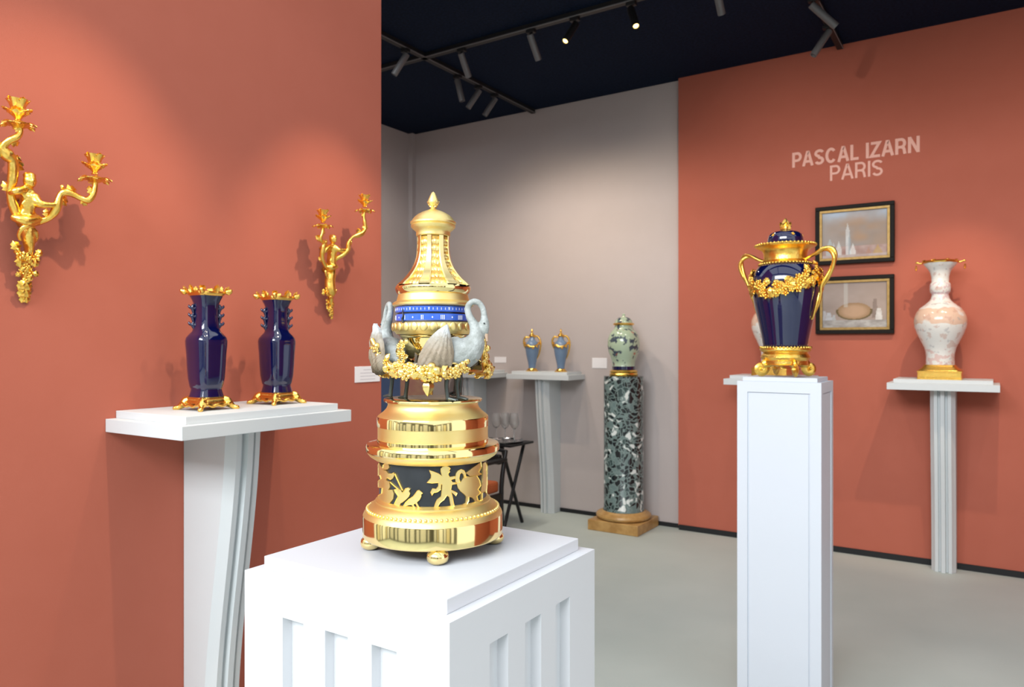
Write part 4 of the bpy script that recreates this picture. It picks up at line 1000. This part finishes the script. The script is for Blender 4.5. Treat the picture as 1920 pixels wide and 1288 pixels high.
# ================================================================== pictures, lettering and labels on the walls
def canvas_mesh(name, W, Hh, fn, nx=96, nz=76):
    vs = []; fs = []
    for j in range(nz+1):
        for i in range(nx+1): vs.append((-W/2+W*i/nx, 0, -Hh/2+Hh*j/nz))
    for j in range(nz):
        for i in range(nx): a = j*(nx+1)+i; fs.append((a, a+1, a+nx+2, a+nx+1))
    me = bpy.data.meshes.new(name); me.from_pydata(vs, [], fs)
    at = me.color_attributes.new('paint', 'FLOAT_COLOR', 'POINT')
    for k, (x_, _, z_) in enumerate(vs): at.data[k].color = (*[1.0*q**1.35 for q in fn((x_+W/2)/W, (z_+Hh/2)/Hh)], 1)
    me.materials.append(MATS['painting']); finish(me, 30, False)
    return me
def lerp(a, b, t): return tuple(p+(q-p)*t for p, q in zip(a, b))
def vnoise(x_, y_, s=0):
    def h(i, j): return (math.sin(i*127.1+j*311.7+s*74.7)*43758.5453) % 1
    i, j = math.floor(x_), math.floor(y_); f, g = x_-i, y_-j
    f, g = f*f*(3-2*f), g*g*(3-2*g)
    return (h(i, j)*(1-f)+h(i+1, j)*f)*(1-g)+(h(i, j+1)*(1-f)+h(i+1, j+1)*f)*g
def fbm(x_, y_, s=0): return .55*vnoise(x_, y_, s)+.3*vnoise(2.1*x_, 2.1*y_, s+1)+.15*vnoise(4.3*x_, 4.3*y_, s+2)
def scene_tower(u, v):
    c = lerp((.38, .33, .30), (.50, .45, .42), fbm(u*3, v*3, 1))
    c = lerp(c, (.55, .36, .22), smoothstep(.35, .75, fbm(u*2.2+3, v*2.2, 2))*(1-abs(u-.6)*1.2)*.8)
    if v > .68: c = lerp(c, (.52, .56, .62), smoothstep(.68, .95, v)*.7*fbm(u*4, v*4, 3)*2)
    if v < .24: c = lerp((.42, .26, .22), (.62, .50, .46), fbm(u*9, v*9, 4))
    for cx, w, top, col in ((.40, .035, .74, (.78, .80, .80)), (.43, .02, .56, (.42, .46, .48)), (.26, .05, .36, (.80, .82, .80)), (.12, .06, .42, (.55, .62, .62)), (.18, .03, .34, (.72, .76, .76)), (.48, .05, .30, (.85, .86, .84)), (.86, .08, .24, (.62, .44, .16)), (.72, .06, .20, (.55, .33, .24))):
        ww = w*(1 if v < top-.18 else max(.15, (top-v)/.18))
        if v < top and v > .06 and abs(u-cx) < ww: c = lerp(col, c, .25+.3*fbm(u*20, v*20, 6))
    if v < .06: c = lerp(c, (.75, .76, .76), .5*fbm(u*8, v*8, 7))
    return c
def scene_vessel(u, v):
    c = lerp((.38, .31, .27), (.50, .42, .38), fbm(u*3, v*3, 11))
    d = math.hypot((u-.5)/.27, (v-.36)/.19)
    if d < 1: c = lerp((.56, .40, .28), (.38, .26, .15), smoothstep(.5, 1, d)*.8+.2*fbm(u*8, v*8, 12))
    if .93 < d < 1.06 and v < .4: c = (.20, .15, .06)
    if abs(u-.37) < .03 and v > .45: c = lerp(c, (.62, .60, .56), .5)
    for cx, w, lo, hi, col in ((.82, .05, .2, .62, (.26, .20, .17)), (.88, .06, .14, .42, (.80, .80, .78)), (.10, .06, .12, .34, (.62, .66, .70)), (.18, .04, .1, .28, (.55, .60, .62)), (.03, .04, .12, .38, (.58, .58, .60))):
        if lo < v < hi and abs(u-cx) < w*(1-.5*(v-lo)/(hi-lo)): c = lerp(col, c, .2+.4*fbm(u*20, v*20, 13))
    if v < .16: c = lerp((.30, .27, .25), (.60, .58, .56), fbm(u*10, v*14, 14))
    return c
def picture(label, x0, x1, z0, z1, fn):
    W, Hh = x1-x0, z1-z0
    t = thing('framed_picture', label, 'picture', ((x0+x1)/2, YT, (z0+z1)/2), 0, 'framed pictures on the terracotta wall')
    b, g = .027, .018
    for (p0, p1, q0, q1, nm, mm_, d0, d1) in ((-W/2, W/2, Hh/2-b, Hh/2, 'frame_rail', 'frame_black', -.034, -.001), (-W/2, W/2, -Hh/2, -Hh/2+b, 'frame_rail', 'frame_black', -.034, -.001),
                                       (-W/2, -W/2+b, -Hh/2+b, Hh/2-b, 'frame_stile', 'frame_black', -.034, -.001), (W/2-b, W/2, -Hh/2+b, Hh/2-b, 'frame_stile', 'frame_black', -.034, -.001),
                                       (-W/2+b, W/2-b, Hh/2-b-g, Hh/2-b, 'gilt_slip', 'frame_gilt', -.026, -.004), (-W/2+b, W/2-b, -Hh/2+b, -Hh/2+b+g, 'gilt_slip', 'frame_gilt', -.026, -.004),
                                       (-W/2+b, -W/2+b+g, -Hh/2+b+g, Hh/2-b-g, 'gilt_slip', 'frame_gilt', -.026, -.004), (W/2-b-g, W/2-b, -Hh/2+b+g, Hh/2-b-g, 'gilt_slip', 'frame_gilt', -.026, -.004)):
        MB().box(p0, p1, d0, d1, q0, q1).build(nm, mm_, t, smooth=False, bevel=.003 if nm != 'gilt_slip' else .0015)
    inst('painted_panel', canvas_mesh('painted_panel', W-2*(b+g), Hh-2*(b+g), fn), t, (0, -.016, 0))
    return t
picture('upper black-framed harbour view with a white tower on the terracotta wall', -1.061, -.560, 2.014, 2.422, scene_tower)
picture('lower black-framed view with a rounded pale hull on the terracotta wall', -1.059, -.562, 1.528, 1.928, scene_vessel)

def arc(cx, cy, rx, ry, a0, a1, n=12):
    return [(cx+rx*math.cos(math.radians(a0+(a1-a0)*i/n)), cy+ry*math.sin(math.radians(a0+(a1-a0)*i/n))) for i in range(n+1)]
def glyph(ch, w):
    """stroke skeletons of plain capitals, cap height 1, stroke width w; returns width and polylines"""
    h = w/2; t, b = 1-h, h
    if ch == 'I': return w, [[(h, 0), (h, 1)]]
    if ch == 'L': return .54, [[(h, 1), (h, b), (.54, b)]]
    if ch == 'Z': return .62, [[(.03, t), (.57, t), (.05, b), (.62, b)]]
    if ch == 'N': return .70, [[(h, 0), (h, 1)], [(h, 1-h*.3), (.70-h, h*.3)], [(.70-h, 0), (.70-h, 1)]]
    if ch == 'A': return .74, [[(h*.7, 0), (.37-h*.45, 1-h), (.37+h*.45, 1-h), (.74-h*.7, 0)], [(.17, .30), (.57, .30)]]
    bowl = [(h, t)]+arc(.36, t-.235, .25-h*.4, .235, 90, -90)+[(h, t-.47)]
    if ch == 'P': return .62, [[(h, 0), (h, 1)], bowl]
    if ch == 'R': return .68, [[(h, 0), (h, 1)], bowl, [(.36, t-.47), (.50, t-.53), (.54, .30), (.60, 0)]]
    if ch == 'C': return .72, [arc(.37, .5, .37-h, .5-h, 40, 320, 26)]
    if ch == 'S': return .64, [arc(.32, .735, .30-h*.6, .265-h, 20, 270, 18)[:-1]+arc(.32, .262, .32-h, .262-h*.85, 90, -160, 18)]
def ribbon(m, pl, w, dy=0):
    n = len(pl); vs = []; fs = []
    for i in range(n):
        a = Vector(pl[max(i-1, 0)]); q = Vector(pl[i]); c = Vector(pl[min(i+1, n-1)])
        d0 = (q-a).normalized() if i else (c-q).normalized(); d1 = (c-q).normalized() if i < n-1 else d0
        n0 = Vector((-d0.y, d0.x)); n1 = Vector((-d1.y, d1.x)); k = (n0+n1).normalized(); k = k*(w/2/max(.35, k.dot(n0)))
        for s_ in (k, -k):
            for y_ in (-.0012-dy, .0010): vs.append((q.x+s_.x, y_, q.y+s_.y))
    for i in range(n-1):
        o = i*4; p = o+4
        fs += [(o, o+2, p+2, p), (o+1, p+1, p+3, o+3), (o, p, p+1, o+1), (o+2, o+3, p+3, p+2)]
    fs += [(0, 1, 3, 2), ((n-1)*4, (n-1)*4+2, (n-1)*4+3, (n-1)*4+1)]
    m.add(vs, fs)
def lettering(label, text, x0, x1, zb, cap, w):
    t = thing('wall_lettering', label, 'lettering', (x0, YT-.0012, zb), 0, 'lettering on the terracotta wall')
    G = [None if c == ' ' else glyph(c, w) for c in text]
    gap = .11; total = sum(.26 if g is None else g[0] for g in G)+gap*(len(G)-1)
    sx = (x1-x0)/total; x_ = 0
    for g in G:
        if g is None: x_ += .26+gap; continue
        m = MB()
        for k, pl in enumerate(g[1]): ribbon(m, [(u*sx, v*cap) for u, v in pl], w*cap, .0004*k)
        inst('letter', m.mesh('letter', 'letter_pink', smooth=False), t, (x_*sx, 0, 0)); x_ += g[0]+gap
    return t
lettering('first line of pale pink capitals high on the terracotta wall', 'PASCAL IZARN', -1.222, -.414, 2.732, .108, .175)
lettering('second, shorter line of pale pink capitals above the pictures', 'PARIS', -.968, -.634, 2.606, .108, .14)

def placard(label, loc, rotz, W, Hh, lines):
    t = thing('label_card', label, 'label', loc, rotz, 'white label cards on the walls')
    MB().box(-W/2, W/2, -.004, -.0005, -Hh/2, Hh/2).build('card', 'paper', t, smooth=False, bevel=.0008)
    for k in range(lines):
        z_ = Hh*(.28-.2*k); w = W*(.30 if k else .18)
        MB().box(-w, w, -.0045, -.0038, z_-.0011, z_+.0011).build('text_line', 'paper_print', t, smooth=False)
placard('white label card at the end of the terracotta wall beside the clock', (WX, 2.466, 1.3175), PI/2, .160, .072, 4)
placard('small white label card on the grey wall left of the ewers', (-3.806, YB, 1.315), 0, .13, .054, 0)
placard('small white label card on the grey wall left of the celadon jar', (-2.793, YB, 1.298), 0, .139, .088, 0)

# ================================================================== things in the far corner behind the clock
t = thing('tray_table', 'black folding tray table with crossed legs behind the clock', 'table', (-3.38, 4.95, 0))
MB().box(-.24, .25, -.17, .17, .655, .672).build('top', 'chair_black', t, smooth=False, bevel=.003)
for x_ in (-.19, .15):
    for sg in (-1, 1):
        MB().tube([(x_+.02*(sg > 0), sg*-.15, .004, .014), (x_+.02*(sg > 0), sg*.15, .655, .014)], 8, 1).build('leg', 'chair_black', t)
for sg in (-1, 1): MB().tube([(-.19, sg*.15, .645, .008), (.17, sg*.15, .645, .008)], 8, 1).build('rail', 'chair_black', t)
t = tag(MB().lathe([(0, 0), (.130, 0), (.148, .004), (.155, .014), (.151, .015), (.143, .007), (0, .005)], 48).build('silver_tray', 'silver'), 'round silver tray carrying the wine glasses', 'tray')
t.location = (-3.30, 4.95, .672)
gl = MB().lathe([(0, .0), (.033, .0), (.033, .0015), (.010, .004), (.0042, .010), (.0038, .095), (.008, .103), (.024, .116), (.037, .140), (.039, .165), (.034, .200), (.031, .222), (.0302, .222), (.033, .200), (.0378, .165), (.0358, .141), (.023, .118), (.006, .106), (0, .105)], 32).mesh('wine_glass', 'glass')
for k, (x_, y_, lb) in enumerate(((-3.37, 4.93, 'clear stemmed wine glass on the silver tray, closest to the clock'), (-3.335, 5.01, 'clear stemmed wine glass at the back left of the silver tray'), (-3.285, 4.93, 'clear stemmed wine glass at the middle front of the silver tray'), (-3.255, 5.015, 'clear stemmed wine glass at the back right of the silver tray'), (-3.195, 4.93, 'clear stemmed wine glass at the right end of the silver tray'))):
    tag(inst('wine_glass', gl, None, (x_, y_, .6785)), lb, 'glass', 'wine glasses on the silver tray')

def armchair(label, loc, rotz, frame, cloth, seat_cloth, seat_h=.42, arm_h=.66, back_h=.88, w=.27):
    t = thing('armchair', label, 'chair', loc, rotz)
    for sx in (-1, 1):
        MB().tube([(sx*w, -.24, .002, .017), (sx*w, -.24, arm_h-.01, .017)], 10, 1).build('front_leg', frame, t)
        MB().tube([(sx*w, .24, .002, .017), (sx*w, .23, seat_h, .018), (sx*w, .29, back_h, .016)], 10, 4).build('back_leg', frame, t)
        MB().box(sx*w-.03, sx*w+.03, -.27, .27, arm_h-.012, arm_h+.012).build('armrest', frame, t, smooth=False, bevel=.006)
        MB().box(sx*w-.012, sx*w+.012, -.23, .23, seat_h-.09, seat_h-.04).build('side_rail', frame, t, smooth=False, bevel=.003)
    MB().box(-w+.01, w-.01, -.245, -.22, seat_h-.09, seat_h-.04).build('front_rail', frame, t, smooth=False, bevel=.003)
    MB().box(-w+.018, w-.018, -.25, .23, seat_h-.04, seat_h+.045).build('seat', seat_cloth, t, smooth=False, bevel=.02)
    MB().add(*(lambda b: (b.v, b.f))(MB().box(-w+.02, w-.02, .235, .275, seat_h+.16, back_h-.03))).build('backrest', cloth, t, smooth=False, bevel=.012)
    MB().tube([(-w, .29, back_h-.01, .014), (0, .30, back_h+.015, .015), (w, .29, back_h-.01, .014)], 8, 4).build('top_rail', frame, t)
    return t
armchair('black armchair with orange seat half hidden behind the clock', (-3.30, 4.30, 0), 0, 'chair_black', 'chair_black', 'seat_orange', .40, .60, .665, .25)
armchair('tan and dusky pink armchair seen only between the swans\' legs', (-4.20, 4.72, 0), math.radians(30), 'gold_warm', 'tan_cloth', 'pink_cloth', .5, .74, 1.22, .21)
t = thing('display_stand', 'blue cloth-covered stand peeking past the end of the terracotta wall', 'stand', (-3.72, 3.85, 0))
MB().box(-.155, .155, -.15, .15, .03, 1.25).build('body', 'blue_cloth', t, smooth=False, bevel=.004)
MB().box(-.165, .165, -.16, .16, 1.25, 1.27).build('top', 'blue_cloth', t, smooth=False, bevel=.004)
MB().box(-.14, .14, -.135, .135, 0, .03).build('base', 'chair_black', t, smooth=False)

# ================================================================== lighting tracks and spotlights
ZT = H-.001
def track(label, x0, x1, y0, y1):
    t = thing('lighting_track', label, 'track', (0, 0, 0), 0, 'ceiling lighting tracks')
    MB().box(x0, x1, y0, y1, ZT-.035, ZT).build('rail', 'lamp_black', t, smooth=False)
    e_ = .004  # pale strip on one side paints the track's lit edge
    if x1-x0 > y1-y0: MB().box(x0, x1, y0-e_, y0, ZT-.035, ZT-.028).build('lit_edge', 'track_lit_edge', t, smooth=False)
    else: MB().box(x1, x1+e_, y0, y1, ZT-.035, ZT-.028).build('lit_edge', 'track_lit_edge', t, smooth=False)
track('long black track across the stand with the two glowing lamps', -4.85, 2.55, 4.10, 4.136)
track('short black track running to the grey wall above the ewers', -3.458, -3.422, 2.4, 5.62)
track('black track running to the terracotta wall above the lettering', -.918, -.882, 2.3, 5.57)
track('black track parallel to the terracotta side wall, out of frame', -1.218, -1.182, .66, 2.30)
def lamp(label, x, y, d, grey=True, lens=False, light=None, L_=.15):
    t = thing('track_spotlight', label, 'spotlight', (x, y, ZT-.035), 0, 'spotlights on the ceiling tracks')
    d = Vector(d).normalized(); bm_ = 'lamp_grey' if grey else 'lamp_black'
    MB().box(-.03, .03, -.018, .018, -.022, 0).build('adapter', 'lamp_black', t, smooth=False, bevel=.003)
    MB().tube([(0, 0, -.02, .009), (0, 0, -.045, .009)], 10, 1).build('stem', 'lamp_black', t)
    M = Matrix.Translation((0, 0, -.05)) @ aim(d)
    r = .0225
    b = MB().lathe([(0, -.02), (r*.9, -.02), (r, -.014), (r, L_-.008), (r*.96, L_), (r*.80, L_), (r*.78, L_-.012), (0, L_-.012)], 24).build('body', bm_, t)
    b.matrix_local = M
    if lens:
        q = MB().lathe([(0, L_-.010), (r*.76, L_-.010), (r*.70, L_-.004), (0, L_+.002)], 20).build('lens', 'lamp_lens', t); q.matrix_local = M
    if light:
        watts, cone, col = light
        s = bpy.data.lights.new('spot', 'SPOT'); s.energy = watts; s.spot_size = math.radians(cone); s.spot_blend = 1.0 if cone > 80 else .7; s.color = col; s.shadow_soft_size = .02
        o = bpy.data.objects.new('spot', s); COL.objects.link(o); o.parent = t
        o.matrix_local = Matrix.Translation(Vector((0, 0, -.05))+d*(L_+.012)) @ d.to_track_quat('-Z', 'Y').to_matrix().to_4x4()
    return t
WARM = (1.0, .80, .58)
def to(x, y, tx, ty, tz): return (tx-x, ty-y, tz-(ZT-.085))
LW = 1.6; WHITE = (1.0, .90, .80)
lamp('grey spotlight nearest the end of the terracotta wall, tilted left', -3.44, 3.91, (-.40, -.25, -.75), light=(26*LW, 130, WHITE))
lamp('grey spotlight on the long track just right of the track crossing', -3.106, 4.118, to(-3.106, 4.118, -3.2, 5.5, 1.7), light=(22*LW, 100, WARM))
lamp('grey spotlight just past the crossing on the short track', -3.44, 4.51, (.18, .12, -.9), light=(26*LW, 140, WHITE))
lamp('grey spotlight in the middle of the short track, tilted left', -3.44, 4.78, (-.42, -.26, -.75), light=(26*LW, 140, WHITE))
lamp('grey spotlight nearest the grey wall on the short track', -3.44, 5.007, (-.42, -.26, -.75))
lamp('grey spotlight on the long track left of the glowing lamps', -2.54, 4.118, to(-2.54, 4.118, -2.45, 5.4, 1.7), light=(22*LW, 100, WARM))
lamp('black spotlight with a glowing lens, left of the two', -2.215, 4.118, (-.15, -.55, -.8), False, True, (20*LW, 50, WARM))
lamp('black spotlight with a glowing lens, right of the two', -1.83, 4.118, (.35, -.35, -.8), False, True, (20*LW, 50, WARM))
lamp('grey spotlight cut by the top edge of the photo', -1.313, 4.118, to(-1.313, 4.118, -1.3, 5.5, 1.9), light=(14*LW, 130, WHITE))
lamp('grey spotlight at the terracotta wall, tilted down left', -.9, 5.11, (-.42, -.26, -.75), L_=.17)
lamp('grey spotlight high above the lettering, tilted down right', -.9, 4.66, (.48, .32, -.50), L_=.18)
lamp('spotlight on the long track aimed at the painted vase', .10, 4.118, to(.1, 4.118, -.28, 5.45, 1.5), light=(46*LW, 38, WARM))
lamp('added unseen spotlight on the long track, brightening the terracotta back wall', .6, 4.118, to(.6, 4.118, -.1, 5.5, 1.9), light=(14*LW, 130, WHITE))  # extra lamp out of view, added to lift the dark back wall
lamp('spotlight on the side track aimed at the nearest sconce', -1.2, 1.2, to(-1.2, 1.2, -2.38, 1.06, 1.55), light=(46*LW, 46, WARM))
lamp('spotlight on the side track aimed at the far sconce', -1.2, 2.15, to(-1.2, 2.15, -2.38, 2.24, 1.50), light=(50*LW, 40, WARM))
lamp('spotlight on the side track aimed at the cobalt vases', -1.2, 1.8, to(-1.2, 1.8, -2.3, 1.55, 1.3), light=(18*LW, 40, WARM))
